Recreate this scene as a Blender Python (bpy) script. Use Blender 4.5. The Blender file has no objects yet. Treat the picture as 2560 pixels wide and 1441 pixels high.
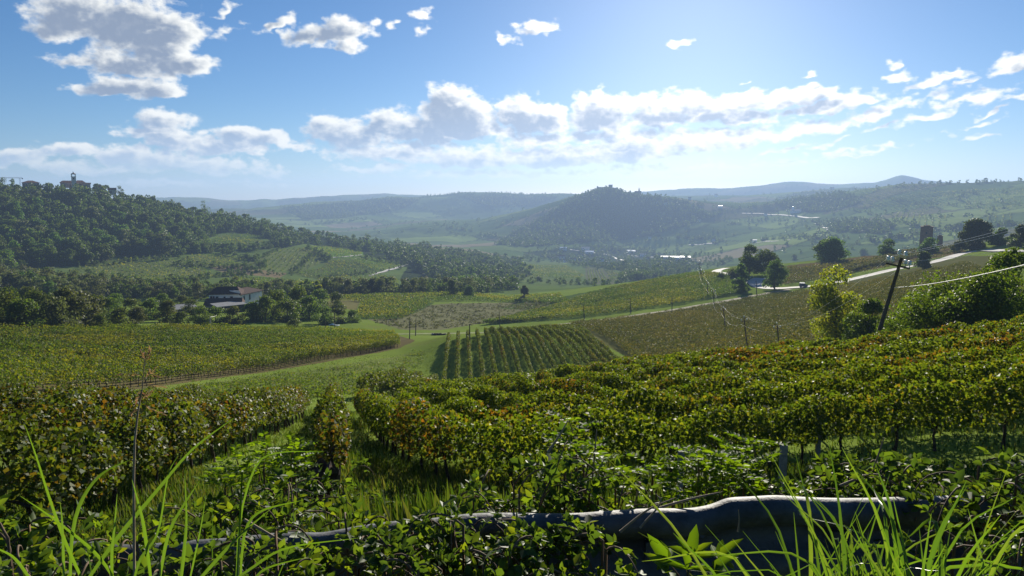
import bpy, math, random
import numpy as np
R = math.radians
rng = np.random.default_rng(7)
random.seed(7)
S = bpy.context.scene
COL = S.collection

# ------------------------------------------------------------------ camera, sky, sun, exposure
W, HPX, FOC, PITCH = 2560.0, 1441.0, 1762.0, R(7.1)
cam_d = bpy.data.cameras.new("camera"); cam = bpy.data.objects.new("camera", cam_d); COL.objects.link(cam)
cam.location = (0, 0, 0); cam.rotation_euler = (R(90) - PITCH, 0, 0)
cam_d.sensor_width = 36.0; cam_d.lens = 36.0 * FOC / W
cam_d.clip_start = 0.05; cam_d.clip_end = 30000
S.camera = cam
S.view_settings.view_transform = 'Standard'; S.view_settings.look = 'None'
S.view_settings.exposure = 0.92; S.view_settings.gamma = 1.0
S.cycles.max_bounces = 6; S.cycles.diffuse_bounces = 2; S.cycles.glossy_bounces = 1
S.cycles.transmission_bounces = 3; S.cycles.volume_bounces = 0; S.cycles.transparent_max_bounces = 4
S.cycles.use_denoising = True; S.cycles.caustics_reflective = False; S.cycles.caustics_refractive = False
try:
    S.cycles.denoiser = 'OPENIMAGEDENOISE'; S.cycles.denoising_prefilter = 'ACCURATE'
except Exception: pass

def pdir(px, py):
    """world direction of a photo pixel (numpy)"""
    u = (np.asarray(px, float) - W/2)/FOC; v = (HPX/2 - np.asarray(py, float))/FOC
    c, s = math.cos(PITCH), math.sin(PITCH)
    return u, c + v*s, -s + v*c
def azt(px, py):
    x, y, z = pdir(px, py)
    return np.arctan2(x, y), z/np.hypot(x, y)
def proj(x, y, z):
    c, s = math.cos(PITCH), math.sin(PITCH)
    d = np.maximum(y*c - z*s, 1e-3); up = y*s + z*c
    return W/2 + FOC*x/d, HPX/2 - FOC*up/d

SUN_AZ, SUN_EL = R(14.2), R(17.5)
sun_d = bpy.data.lights.new("sun", 'SUN'); sun = bpy.data.objects.new("sun", sun_d); COL.objects.link(sun)
sun_d.energy = 5.0; sun_d.angle = R(0.53); sun_d.color = (1.0, 0.93, 0.80)
sun.rotation_euler = (R(90) - SUN_EL, 0, math.pi - SUN_AZ)      # -Z of the lamp points away from the sun
def nd(nt, typ, x=None, **kw):
    n = nt.nodes.new(typ)
    for k, v in kw.items(): setattr(n, k, v)
    return n
def math_(nt, op, a, b=None, c=None, clamp=False):
    n = nt.nodes.new('ShaderNodeMath'); n.operation = op; n.use_clamp = clamp
    for i, v in enumerate((a, b, c)):
        if v is None: continue
        if isinstance(v, (int, float)): n.inputs[i].default_value = v
        else: nt.links.new(v, n.inputs[i])
    return n.outputs[0]
def vmath(nt, op, a, b=None):
    n = nt.nodes.new('ShaderNodeVectorMath'); n.operation = op
    for i, v in enumerate((a, b)):
        if v is None: continue
        if isinstance(v, tuple): n.inputs[i].default_value = v
        elif isinstance(v, (int, float)): n.inputs['Scale'].default_value = v
        else: nt.links.new(v, n.inputs[i])
    return n
def smooth(nt, val, lo, hi, a=0.0, b=1.0, interp='SMOOTHSTEP'):
    n = nt.nodes.new('ShaderNodeMapRange'); n.interpolation_type = interp
    nt.links.new(val, n.inputs[0])
    n.inputs[1].default_value = lo; n.inputs[2].default_value = hi; n.inputs[3].default_value = a; n.inputs[4].default_value = b
    return n.outputs[0]
def noise(nt, vec, scale, detail=4, rough=0.55, dist=0.0, dims='3D'):
    n = nt.nodes.new('ShaderNodeTexNoise'); n.noise_dimensions = dims
    if vec is not None: nt.links.new(vec, n.inputs['Vector'])
    n.inputs['Scale'].default_value = scale; n.inputs['Detail'].default_value = detail
    n.inputs['Roughness'].default_value = rough; n.inputs['Distortion'].default_value = dist
    return n
def mixc(nt, fac, a, b, mode='MIX'):
    n = nt.nodes.new('ShaderNodeMix'); n.data_type = 'RGBA'; n.blend_type = mode
    if isinstance(fac, (int, float)): n.inputs[0].default_value = fac
    else: nt.links.new(fac, n.inputs[0])
    for i, v in ((6, a), (7, b)):
        if isinstance(v, tuple): n.inputs[i].default_value = (*v[:3], 1)
        else: nt.links.new(v, n.inputs[i])
    return n.outputs[2]

# clouds: (px, py, half width, half height, rotation degrees, gain) in the photograph, turned into azimuth/elevation on the sky
CLOUDS = [
 (200,45,130,75,-12,1.0),(330,75,130,80,-25,1.1),(420,120,105,80,-30,1.1),(450,170,75,55,-10,.9),(300,215,125,26,-6,.8),(400,225,75,32,-10,.8),(165,75,80,55,0,.8),(330,165,120,45,-8,.85),(190,155,60,22,-8,.45),
 (700,60,42,20,-25,.7),(770,90,60,28,-18,.8),(850,85,70,42,-12,.95),(870,118,40,26,0,.7),
 (570,25,28,14,-40,.45),(580,80,40,16,-20,.35),(930,60,24,14,-20,.4),(985,65,16,10,0,.4),(1068,40,30,24,0,.6),(1050,80,22,12,0,.45),(1335,75,52,20,-5,.65),(1270,100,20,11,30,.4),(1698,112,34,11,0,.55),
 (840,335,75,40,10,.9),(900,350,80,45,0,.9),(975,315,55,42,0,.85),(1050,325,80,40,0,.95),(1120,262,58,52,0,1.05),(1150,300,100,55,0,1.15),(1200,325,80,40,0,1.0),(1090,340,130,28,0,1.1),
 (1310,290,55,48,0,1.05),(1350,312,75,42,0,1.05),(1375,285,40,25,0,.8),
 (1490,275,58,42,0,1.0),(1540,275,50,35,0,.95),(1500,312,75,28,0,1.0),(1620,272,48,38,0,1.0),(1640,300,85,28,0,1.0),(1700,265,70,35,0,.9),(1790,280,85,35,0,.95),(1830,295,75,20,0,.95),(1880,255,80,28,-5,.8),(1960,255,70,32,-5,.85),(2030,240,55,32,0,.95),(2060,275,70,22,-5,.95),(2130,250,80,24,0,.6),
 (1000,385,170,26,0,.65),(1200,400,200,26,0,.8),(1400,395,190,30,0,.85),(1580,380,90,38,0,.9),(1560,345,160,26,0,.55),(1720,360,150,36,0,.6),(1850,350,160,30,-4,.5),(2000,330,150,24,-8,.45),(1350,352,90,22,0,.7),(940,425,90,14,0,.5),(1250,438,260,13,0,.5),(1700,425,230,16,-2,.42),
 (400,315,75,40,0,1.0),(430,350,65,32,0,.95),(365,335,60,26,0,.8),(600,345,75,32,0,.95),(680,355,70,24,0,.85),(560,370,110,28,0,.8),(740,365,45,12,0,.5),(690,432,36,20,0,.55),
 (30,400,95,36,0,.95),(190,380,85,28,0,.8),(330,395,110,32,0,.85),(450,405,120,32,0,.8),(270,425,140,20,0,.55),(120,415,120,22,0,.5),(560,420,110,24,0,.5),(430,462,170,10,0,.42),(640,465,110,8,0,.3),
 (2240,165,26,16,-15,.5),(2245,198,30,15,-15,.55),(2330,205,75,22,-12,.6),(2375,178,22,9,-10,.45),(2420,210,35,14,-18,.5),(2530,165,62,34,-8,.85),
 (2200,280,150,17,-14,.5),(2330,290,90,16,-14,.45),(2420,250,90,20,-10,.55),(2540,245,60,14,-6,.5),(2470,285,45,12,-20,.5),(2450,318,55,10,-14,.45),(2450,345,42,7,-10,.4),(2230,312,60,11,-18,.42),(2080,360,45,9,-14,.4),(1960,375,70,8,-8,.42),(2160,378,110,9,-6,.42),(2090,395,90,7,-8,.35),(1990,285,110,15,-10,.4),(1870,205,16,8,-15,.4),(2010,195,26,7,-20,.35),
]
def build_world():
    w = bpy.data.worlds.new("World"); S.world = w; w.use_nodes = True
    nt = w.node_tree; nt.nodes.clear()
    D2 = 180/math.pi
    tc = nd(nt, 'ShaderNodeTexCoord')
    sp = nd(nt, 'ShaderNodeSeparateXYZ'); nt.links.new(tc.outputs['Generated'], sp.inputs[0])
    az = math_(nt, 'MULTIPLY', math_(nt, 'ARCTAN2', sp.outputs[0], sp.outputs[1]), D2)
    el = math_(nt, 'MULTIPLY', math_(nt, 'ARCSINE', sp.outputs[2]), D2)
    sky = nd(nt, 'ShaderNodeTexSky'); sky.sky_type = 'NISHITA'; sky.sun_disc = False
    sky.sun_elevation = SUN_EL; sky.sun_rotation = SUN_AZ; sky.altitude = 900
    sky.air_density = 1.0; sky.dust_density = SKY_DUST; sky.ozone_density = 6.0
    b1 = nd(nt, 'ShaderNodeBackground'); b1.inputs[1].default_value = SKY_STRENGTH; hs = nd(nt, 'ShaderNodeHueSaturation'); hs.inputs['Saturation'].default_value = 1.10; nt.links.new(sky.outputs[0], hs.inputs['Color']); nt.links.new(hs.outputs[0], b1.inputs[0])
    cur = b1.outputs[0]
    lobes = []
    for (px, py, rx, ry, rot, gain) in CLOUDS:
        a, t = azt(px, py); k = 30.75*(1 + ((px - 1280)/FOC)**2 + ((py-720)/FOC)**2)*0.97
        lobes.append((float(a)*D2, float(math.atan(t))*D2, rx/k*1.25, ry/k*1.25, -rot, gain))
    cuts = [-48, 48]
    def above(v, lim): return math_(nt, 'GREATER_THAN', v, lim)
    inel = math_(nt, 'MULTIPLY', above(el, 0.2), math_(nt, 'LESS_THAN', el, 27.0))
    for lo, hi in zip(cuts[:-1], cuts[1:]):                  # the part of the sky that holds clouds
        g = bpy.data.node_groups.new("cloud_field", 'ShaderNodeTree')
        g.interface.new_socket("P", in_out='INPUT', socket_type='NodeSocketVector')
        g.interface.new_socket("D", in_out='OUTPUT', socket_type='NodeSocketFloat')
        gi = g.nodes.new('NodeGroupInput'); go = g.nodes.new('NodeGroupOutput')
        P0 = gi.outputs[0]
        st = vmath(g, 'MULTIPLY', P0, (0.8, 1.25, 1.0)).outputs[0]
        w1 = noise(g, st, 0.55, 2, 0.6, 0, '2D'); off = vmath(g, 'SUBTRACT', w1.outputs['Color'], (.5, .5, .5)).outputs[0]
        off = vmath(g, 'MULTIPLY', off, (3.0, 1.5, 0)).outputs[0]
        P = vmath(g, 'ADD', P0, off).outputs[0]
        acc = None
        for (a, e, sx, sy, rot, gain) in lobes:
            if a + sx < lo - 2.5 or a - sx > hi + 2.5: continue
            Q = P
            if acc is not None:                              # each lobe waits for the one before it (keeps the shader stack short)
                ch = g.nodes.new('ShaderNodeVectorMath'); ch.operation = 'MULTIPLY_ADD'; ch.inputs[1].default_value = (1e-7,)*3
                g.links.new(acc, ch.inputs[0]); g.links.new(P, ch.inputs[2]); Q = ch.outputs[0]
            c_, s_ = math.cos(R(rot)), math.sin(R(rot))
            u = vmath(g, 'DOT_PRODUCT', Q, (c_/sx, s_/sx, -(c_*a + s_*e)/sx)).outputs['Value']
            v = vmath(g, 'DOT_PRODUCT', Q, (-s_/sy, c_/sy, (s_*a - c_*e)/sy)).outputs['Value']
            v = math_(g, 'MAXIMUM', v, math_(g, 'MULTIPLY', v, -1.55))             # flat bases, heaped tops
            ln = math_(g, 'SQRT', math_(g, 'MULTIPLY_ADD', v, v, math_(g, 'MULTIPLY', u, u)))
            f = math_(g, 'MULTIPLY_ADD', ln, -gain, gain)
            acc = f if acc is None else math_(g, 'SMOOTH_MAX', acc, f, 0.05)
        acc = math_(g, 'MAXIMUM', acc, -0.6)
        n2 = noise(g, st, 1.0, 5.5, 0.60, 0, '2D')
        d = math_(g, 'ADD', acc, math_(g, 'MULTIPLY_ADD', n2.outputs[0], 0.95, -0.49))
        g.links.new(d, go.inputs[0])
        cb = nd(nt, 'ShaderNodeCombineXYZ'); nt.links.new(az, cb.inputs[0]); nt.links.new(el, cb.inputs[1]); cb.inputs[2].default_value = 1.0
        Pw = cb.outputs[0]
        def field(vec):
            n = nd(nt, 'ShaderNodeGroup'); n.node_tree = g; nt.links.new(vec, n.inputs[0]); return n.outputs[0]
        tosun = vmath(nt, 'SUBTRACT', (SUN_AZ*D2, SUN_EL*D2 + 3, 1), None); nt.links.new(Pw, tosun.inputs[1])
        dist = vmath(nt, 'LENGTH', tosun.outputs[0]).outputs['Value']
        tn = vmath(nt, 'NORMALIZE', tosun.outputs[0]).outputs[0]
        P1 = vmath(nt, 'ADD', Pw, vmath(nt, 'SCALE', tn, 0.95).outputs[0]).outputs[0]
        D0, D1 = field(Pw), field(P1)
        alpha = smooth(nt, D0, -0.06, 0.36)
        thick = smooth(nt, math_(nt, 'ADD', math_(nt, 'MULTIPLY', D0, 0.30), math_(nt, 'MULTIPLY', D1, 0.85)), 0.05, 0.78)
        fn = noise(nt, Pw, 1.3, 4, 0.6, 0, '2D')
        thick = math_(nt, 'ADD', thick, math_(nt, 'MULTIPLY_ADD', fn.outputs[0], 0.34, -0.17), clamp=True)
        near = smooth(nt, dist, 4, 34, 1, 0)                 # how close to the sun the cloud stands
        lit = mixc(nt, near, (0.80, 0.80, 0.76), (1.25, 1.20, 1.10))
        low = smooth(nt, el, 0.5, 9, 1, 0)
        shade = mixc(nt, low, (0.20, 0.25, 0.34), (0.30, 0.42, 0.60))
        shade = mixc(nt, near, shade, (0.47, 0.54, 0.66))
        cc = mixc(nt, thick, lit, shade)
        cc = mixc(nt, smooth(nt, el, 0, 6, 0.45, 0), cc, (0.62, 0.62, 0.56))
        al = math_(nt, 'MULTIPLY', alpha, smooth(nt, el, 0.4, 4.0, 0.25, 1))
        b2 = nd(nt, 'ShaderNodeBackground'); b2.inputs[1].default_value = CLOUD_STRENGTH; nt.links.new(cc, b2.inputs[0])
        b1s = nd(nt, 'ShaderNodeBackground'); b1s.inputs[1].default_value = SKY_STRENGTH; nt.links.new(hs.outputs[0], b1s.inputs[0])
        mx = nd(nt, 'ShaderNodeMixShader'); nt.links.new(al, mx.inputs[0]); nt.links.new(b1s.outputs[0], mx.inputs[1]); nt.links.new(b2.outputs[0], mx.inputs[2])
        sel = math_(nt, 'MULTIPLY', inel, math_(nt, 'MULTIPLY', above(az, lo), math_(nt, 'SUBTRACT', 1.0, above(az, hi))))
        ms = nd(nt, 'ShaderNodeMixShader'); nt.links.new(sel, ms.inputs[0]); nt.links.new(cur, ms.inputs[1]); nt.links.new(mx.outputs[0], ms.inputs[2])
        cur = ms.outputs[0]
    out = nd(nt, 'ShaderNodeOutputWorld'); nt.links.new(cur, out.inputs[0])
    w.cycles.sampling_method = 'NONE'
SKY_STRENGTH, SKY_DUST, CLOUD_STRENGTH = 0.049, 0.5, 0.70
build_world()
# ------------------------------------------------------------------ terrain: ground curves read from the photograph (px, py) with a real distance
def vnoise(x, y, seed=0):
    xi = np.floor(x).astype(np.int64); yi = np.floor(y).astype(np.int64); fx = x - xi; fy = y - yi
    fx = fx*fx*(3-2*fx); fy = fy*fy*(3-2*fy)
    def h(a, b):
        n = (a*374761393 + b*668265263 + seed*982451653) & 0x7fffffff
        n = ((n ^ (n >> 13))*1274126177) & 0x7fffffff
        return ((n ^ (n >> 16)) & 0xffff)/65535.0
    return (h(xi, yi)*(1-fx) + h(xi+1, yi)*fx)*(1-fy) + (h(xi, yi+1)*(1-fx) + h(xi+1, yi+1)*fx)*fy
def fbm(x, y, oct=4, seed=0):
    s = 0; a = 0.5; f = 1.0
    for i in range(oct):
        s = s + a*(vnoise(x*f + 17.3*i, y*f - 9.1*i, seed+i) - 0.5); a *= 0.5; f *= 2.03
    return s
EYE = 1.62
LAY = [
 [(0,1290,14),(640,1250,14),(960,1240,13.5),(1280,1225,14),(1600,1215,15),(1920,1205,16),(2240,1195,16.5),(2560,1180,17)],
 [(0,1055,40),(320,1050,39),(640,1040,40),(830,1034,41),(960,1034,42),(1280,1010,42),(1600,958,45),(1920,930,46),(2240,895,47),(2560,862,50)],
 [(-200,1010,58),(0,998,62),(320,975,78),(640,953,88),(860,925,102),(1000,908,115),(1130,972,92),(1280,962,96),(1500,947,99),(1640,922,125),(1750,905,125),(1920,885,125),(2240,840,112),(2560,800,115)],
 [(0,930,95),(320,915,108),(640,905,124),(860,885,135),(1000,872,142),(1130,876,117),(1280,874,118),(1450,872,122),(1640,878,160),(1750,850,165),(1920,815,172),(2240,775,165),(2560,745,165)],
 [(0,832,168),(320,826,182),(640,828,192),(960,835,202),(1280,832,206),(1450,808,222),(1600,790,236),(1750,768,256),(1920,738,286),(2000,722,300),(2150,695,312),(2420,633,362),(2560,603,382)],
 [(0,785,260),(320,782,265),(640,775,275),(960,778,290),(1280,778,300),(1450,755,305),(1600,735,320),(1750,712,335),(1920,703,342),(2000,697,347),(2150,672,360),(2420,622,400),(2560,592,422)],
 [(0,765,340),(320,757,350),(640,748,355),(800,742,370),(960,738,380),(1120,735,390),(1280,745,400),(1400,735,385),(1500,722,378),(1600,706,385),(1750,682,395),(1850,668,405),(1950,664,410),(2050,653,420),(2240,637,430),(2420,614,450),(2560,586,470)],
 [(0,722,440),(320,716,450),(640,713,460),(960,717,500),(1280,715,560),(1400,716,580),(1500,716,600),(1600,725,560),(1750,715,560),(1920,705,570),(2240,690,580),(2560,660,600)],
 [(0,680,560),(320,690,560),(640,682,600),(800,690,620),(960,695,640),(1280,690,800),(1500,702,850),(1750,690,950),(1920,680,1000),(2240,650,1050),(2560,620,1050)],
 [(0,640,640),(200,640,640),(400,640,660),(640,640,720),(800,640,760),(960,650,800),(1100,660,880),(1280,668,1050),(1500,665,1200),(1750,650,1400),(1920,630,1350),(2240,600,1300),(2560,575,1300)],
 [(0,494,900),(150,486,950),(250,491,950),(350,512,960),(500,542,980),(640,570,1000),(760,592,1030),(900,610,1070),(1000,620,1100),(1150,636,1150),(1280,652,1300),(1400,650,1500),(1600,640,1700),(1750,620,1750),(1920,590,1700),(2240,545,1700),(2560,525,1700)],
 [(0,530,1500),(500,565,1600),(760,605,1700),(1150,612,1800),(1280,600,1900),(1400,565,2050),(1480,552,2050),(1560,585,2050),(1650,572,2050),(1750,558,2100),(1920,560,2100),(2240,505,2100),(2560,480,2100)],
 [(0,545,2600),(700,570,2700),(900,570,2700),(1100,550,2650),(1200,550,2600),(1300,529,2500),(1400,502,2450),(1480,478,2450),(1530,472,2450),(1560,480,2450),(1590,486,2450),(1640,491,2450),(1750,503,2500),(1850,509,2550),(1950,502,2550),(2100,482,2500),(2240,464,2500),(2310,457,2500),(2430,455,2450),(2560,449,2400)],
 [(0,560,3100),(900,545,3100),(1300,556,3100),(1500,540,3000),(1600,528,3000),(1750,520,3000),(1900,510,3000),(2100,500,3000),(2560,490,3000)],
 [(0,540,3800),(400,535,3800),(540,523,3800),(700,513,3800),(900,503,3800),(960,495,3800),(1050,490,3800),(1150,482,3800),(1250,481,3800),(1400,486,3800),(1600,494,3800),(1700,490,3800),(1850,490,3800),(2000,482,3800),(2100,474,3800),(2250,472,3800),(2560,475,3800)],
 [(0,560,4600),(2560,520,4600)],
 [(0,505,5500),(400,495,5500),(500,497,5500),(620,500,5500),(655,497,5500),(690,501,5500),(760,496,5500),(850,490,5500),(970,483,5500),(1000,487,5500),(1100,492,5500),(1400,488,5500),(1620,480,5500),(1700,470,5500),(1800,469,5500),(1900,463,5500),(1960,455,5500),(2000,455,5500),(2050,459,5500),(2100,460,5500),(2190,455,5500),(2225,445,5500),(2255,438,5500),(2280,444,5500),(2310,453,5500),(2400,460,5500),(2560,468,5500)],
]
AZ = np.concatenate([np.radians(np.linspace(-85, -44, 40, endpoint=False)), np.radians(np.linspace(-44, 44, 1150)), np.radians(np.linspace(44, 85, 41)[1:])])
RG = np.concatenate([np.geomspace(0.4, 60, 260, endpoint=False), np.geomspace(60, 1000, 360, endpoint=False), np.geomspace(1000, 7000, 240)])
def build_table():
    nA = len(AZ)
    kr = [np.full(nA, 0.2), np.full(nA, 2.9), np.full(nA, 8.5)]; kz = [np.full(nA, -EYE), np.full(nA, -EYE-.03), np.full(nA, -4.75)]
    for L in LAY:
        a, t = azt([p[0] for p in L], [p[1] for p in L]); r = np.array([p[2] for p in L], float)
        # elevation slope depends on azimuth: interpolate pixel row and distance, then take the slope on that column
        py = np.interp(AZ, a, [p[1] for p in L]); rr = np.interp(AZ, a, r)
        az = np.clip(AZ, R(-50), R(50))
        v = (HPX/2 - py)/FOC; c, s = math.cos(PITCH), math.sin(PITCH)
        # for a direction (tan az * y, y, z) on pixel row py: forward depth = 1 -> y = c+v*s ; z = -s+v*c
        yy = c + v*s; zz = -s + v*c; tt = zz*np.cos(az)/yy
        kr.append(rr); kz.append(tt*rr)
    kr.append(np.full(nA, 7200.0)); kz.append(np.full(nA, -150.0))
    kr = np.stack(kr, 1); kz = np.stack(kz, 1)
    ker = np.exp(-np.linspace(-2, 2, 25)**2); ker /= ker.sum()
    def sm(a, k=ker):
        h = len(k)//2; p = np.concatenate([np.repeat(a[:1], h, 0), a, np.repeat(a[-1:], h, 0)])
        return np.stack([np.convolve(p[:, j], k, 'valid') for j in range(a.shape[1])], 1)
    krs, kzs = sm(kr), sm(kz)
    far = np.arange(kr.shape[1]) >= 13
    kr = np.where(far, kr, krs); k5 = np.exp(-np.linspace(-2, 2, 7)**2); k5 /= k5.sum()
    kz = np.where(far, sm(kz, k5), kzs)
    h = np.diff(kr, axis=1); d = np.diff(kz, axis=1)/h
    m = np.zeros_like(kz); m[:, 0] = d[:, 0]; m[:, -1] = d[:, -1]
    w1 = 2*h[:, 1:] + h[:, :-1]; w2 = h[:, 1:] + 2*h[:, :-1]
    same = d[:, 1:]*d[:, :-1] > 0
    hm = (w1 + w2)/(w1/np.where(same, d[:, :-1], 1) + w2/np.where(same, d[:, 1:], 1))
    m[:, 1:-1] = np.where(same, hm, 0)
    T = np.empty((nA, len(RG)))
    for i in range(nA):
        j = np.clip(np.searchsorted(kr[i], RG) - 1, 0, kr.shape[1]-2)
        t = (RG - kr[i, j])/h[i, j]; t = np.clip(t, 0, 1)
        T[i] = ((2*t**3 - 3*t*t + 1)*kz[i, j] + (t**3 - 2*t*t + t)*h[i, j]*m[i, j] + (-2*t**3 + 3*t*t)*kz[i, j+1] + (t**3 - t*t)*h[i, j]*m[i, j+1])
    X = RG[None]*np.sin(AZ)[:, None]; Y = RG[None]*np.cos(AZ)[:, None]
    def ss(r, lo, hi): q = np.clip((r-lo)/(hi-lo), 0, 1); return q*q*(3-2*q)
    r = RG[None]
    T = T + fbm(X/1.6, Y/1.6, 3, 3)*0.16*ss(r, 3, 8)*(1-ss(r, 60, 150)) + fbm(X/14, Y/14, 3, 5)*0.7*ss(r, 25, 60)
    T = T + fbm(X/90, Y/90, 4, 9)*7.0*ss(r, 420, 800) + fbm(X/330, Y/330, 4, 11)*34.0*ss(r, 1250, 2000)*(1 - 0.55*ss(r, 2250, 2450)*(1-ss(r, 2600, 3000)))
    return T
TAB = build_table(); LRG = np.log(RG)
def Hgt(x, y):
    x = np.asarray(x, float); y = np.asarray(y, float)
    az = np.arctan2(x, y); lr = np.log(np.clip(np.hypot(x, y), RG[0], RG[-1]))
    i = np.clip(np.searchsorted(AZ, az) - 1, 0, len(AZ)-2); j = np.clip(np.searchsorted(LRG, lr) - 1, 0, len(RG)-2)
    u = np.clip((az-AZ[i])/(AZ[i+1]-AZ[i]), 0, 1); v = np.clip((lr-LRG[j])/(LRG[j+1]-LRG[j]), 0, 1)
    return (TAB[i, j]*(1-u) + TAB[i+1, j]*u)*(1-v) + (TAB[i, j+1]*(1-u) + TAB[i+1, j+1]*u)*v
def hit(px, py, rmin=4.0):
    """first ground point seen through photo pixels -> (n,3); misses get nan"""
    px = np.atleast_1d(np.asarray(px, float)); py = np.atleast_1d(np.asarray(py, float))
    a, t = azt(px, py); out = np.full((len(px), 3), np.nan)
    j0 = int(np.searchsorted(RG, rmin))
    for k in range(len(px)):
        i = int(np.clip(np.searchsorted(AZ, a[k]) - 1, 0, len(AZ)-2)); u = (a[k]-AZ[i])/(AZ[i+1]-AZ[i])
        z = TAB[i]*(1-u) + TAB[i+1]*u - t[k]*RG
        w = np.nonzero(z[j0:] >= 0)[0]
        if not len(w): continue
        j = j0 + int(w[0])
        if j == j0: r = RG[j]
        else: q = z[j-1]/(z[j-1]-z[j]); r = RG[j-1]*(1-q) + RG[j]*q
        out[k] = (r*math.sin(a[k]), r*math.cos(a[k]), t[k]*r)
    return out
def hit1(px, py, rmin=4.0): return hit([px], [py], rmin)[0]
def inpoly(px, py, poly):
    P = np.asarray(poly, float); c = np.zeros(np.shape(px), bool); j = len(P)-1
    for i in range(len(P)):
        xi, yi = P[i]; xj, yj = P[j]
        if yi != yj: c ^= ((yi > py) != (yj > py)) & (px < (xj-xi)*(py-yi)/(yj-yi) + xi)
        j = i
    return c
# ------------------------------------------------------------------ mesh and material helpers
def tag(o, label=None, cat=None, group=None, kind=None):
    if label: o['label'] = label
    if cat: o['category'] = cat
    if group: o['group'] = group
    if kind or cat: o['kind'] = kind or 'thing'
    return o
def link(name, me, parent=None, m=None, loc=None):
    o = bpy.data.objects.new(name, me); COL.objects.link(o)
    if parent is not None: o.parent = parent
    if m is not None and me is not None and not me.materials: me.materials.append(m)
    if loc is not None: o.location = loc
    return o
def empty(name, loc=(0, 0, 0), rz=0.0):
    o = bpy.data.objects.new(name, None); COL.objects.link(o); o.location = loc; o.rotation_euler = (0, 0, rz); o.empty_display_size = 0.3
    return o
def mesh_np(name, V, F, n=4, smooth_=False, mats=None, mi=None):
    """V (nv,3), F (nf,n) index array -> mesh"""
    V = np.ascontiguousarray(V, np.float32); F = np.ascontiguousarray(F, np.int32)
    me = bpy.data.meshes.new(name)
    me.vertices.add(len(V)); me.vertices.foreach_set('co', V.ravel())
    me.loops.add(F.size); me.loops.foreach_set('vertex_index', F.ravel())
    me.polygons.add(len(F)); me.polygons.foreach_set('loop_start', np.arange(0, F.size, n, dtype=np.int32))
    try: me.polygons.foreach_set('loop_total', np.full(len(F), n, np.int32))
    except Exception: pass
    if smooth_: me.polygons.foreach_set('use_smooth', np.ones(len(F), bool))
    if mats:
        for m in mats: me.materials.append(m)
    if mi is not None: me.polygons.foreach_set('material_index', np.ascontiguousarray(mi, np.int32))
    me.update(calc_edges=True); me.validate()
    return me
class MB:
    """collects boxes, prisms, tubes and lathes; build() links them as ONE mesh object"""
    def __init__(s): s.v = []; s.f = []; s.sm = []
    def add(s, vs, fs, sm=False):
        b = len(s.v); s.v += [tuple(map(float, v)) for v in vs]; s.f += [tuple(b+i for i in f) for f in fs]; s.sm += [sm]*len(fs); return s
    def box(s, c, d, rz=0.0):
        cx, cy, cz = c; dx, dy, dz = d[0]/2, d[1]/2, d[2]/2; ca, sa = math.cos(rz), math.sin(rz)
        vs = [(cx + x*ca - y*sa, cy + x*sa + y*ca, cz + z) for z in (-dz, dz) for (x, y) in ((-dx, -dy), (dx, -dy), (dx, dy), (-dx, dy))]
        return s.add(vs, [(3,2,1,0),(4,5,6,7),(0,1,5,4),(1,2,6,5),(2,3,7,6),(3,0,4,7)])
    def tube(s, pts, rad, n=8, cap=True):
        pts = [np.array(p, float) for p in pts]; rad = rad if hasattr(rad, '__len__') else [rad]*len(pts)
        vs = []; fs = []
        for i, p in enumerate(pts):
            t = pts[min(i+1, len(pts)-1)] - pts[max(i-1, 0)]; t = t/(np.linalg.norm(t) + 1e-9)
            a = np.cross(t, (0, 0, 1.0)) if abs(t[2]) < .95 else np.cross(t, (1.0, 0, 0)); a /= np.linalg.norm(a); b = np.cross(t, a)
            for k in range(n):
                q = 2*math.pi*k/n; vs.append(p + rad[i]*(math.cos(q)*a + math.sin(q)*b))
        for i in range(len(pts)-1):
            for k in range(n): fs.append((i*n+k, i*n+(k+1) % n, (i+1)*n+(k+1) % n, (i+1)*n+k))
        if cap: fs += [tuple(range(n)), tuple((len(pts)-1)*n + k for k in reversed(range(n)))]
        return s.add(vs, fs, True)
    def lathe(s, c, prof, n=12):
        vs = []; fs = []
        for (r, z) in prof:
            for k in range(n): q = 2*math.pi*k/n; vs.append((c[0]+r*math.cos(q), c[1]+r*math.sin(q), c[2]+z))
        for i in range(len(prof)-1):
            for k in range(n): fs.append((i*n+k, i*n+(k+1) % n, (i+1)*n+(k+1) % n, (i+1)*n+k))
        fs += [tuple(reversed(range(n))), tuple((len(prof)-1)*n + k for k in range(n))]
        return s.add(vs, fs, True)
    def build(s, name, m, parent=None, loc=None):
        me = bpy.data.meshes.new(name); me.from_pydata(s.v, [], s.f)
        me.polygons.foreach_set('use_smooth', s.sm); me.materials.append(m); me.update(); me.validate()
        return link(name, me, parent, None, loc)
def material(name):
    m = bpy.data.materials.new(name); m.use_nodes = True; nt = m.node_tree; nt.nodes.clear()
    return m, nt, nt.nodes.new('ShaderNodeOutputMaterial')
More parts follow.
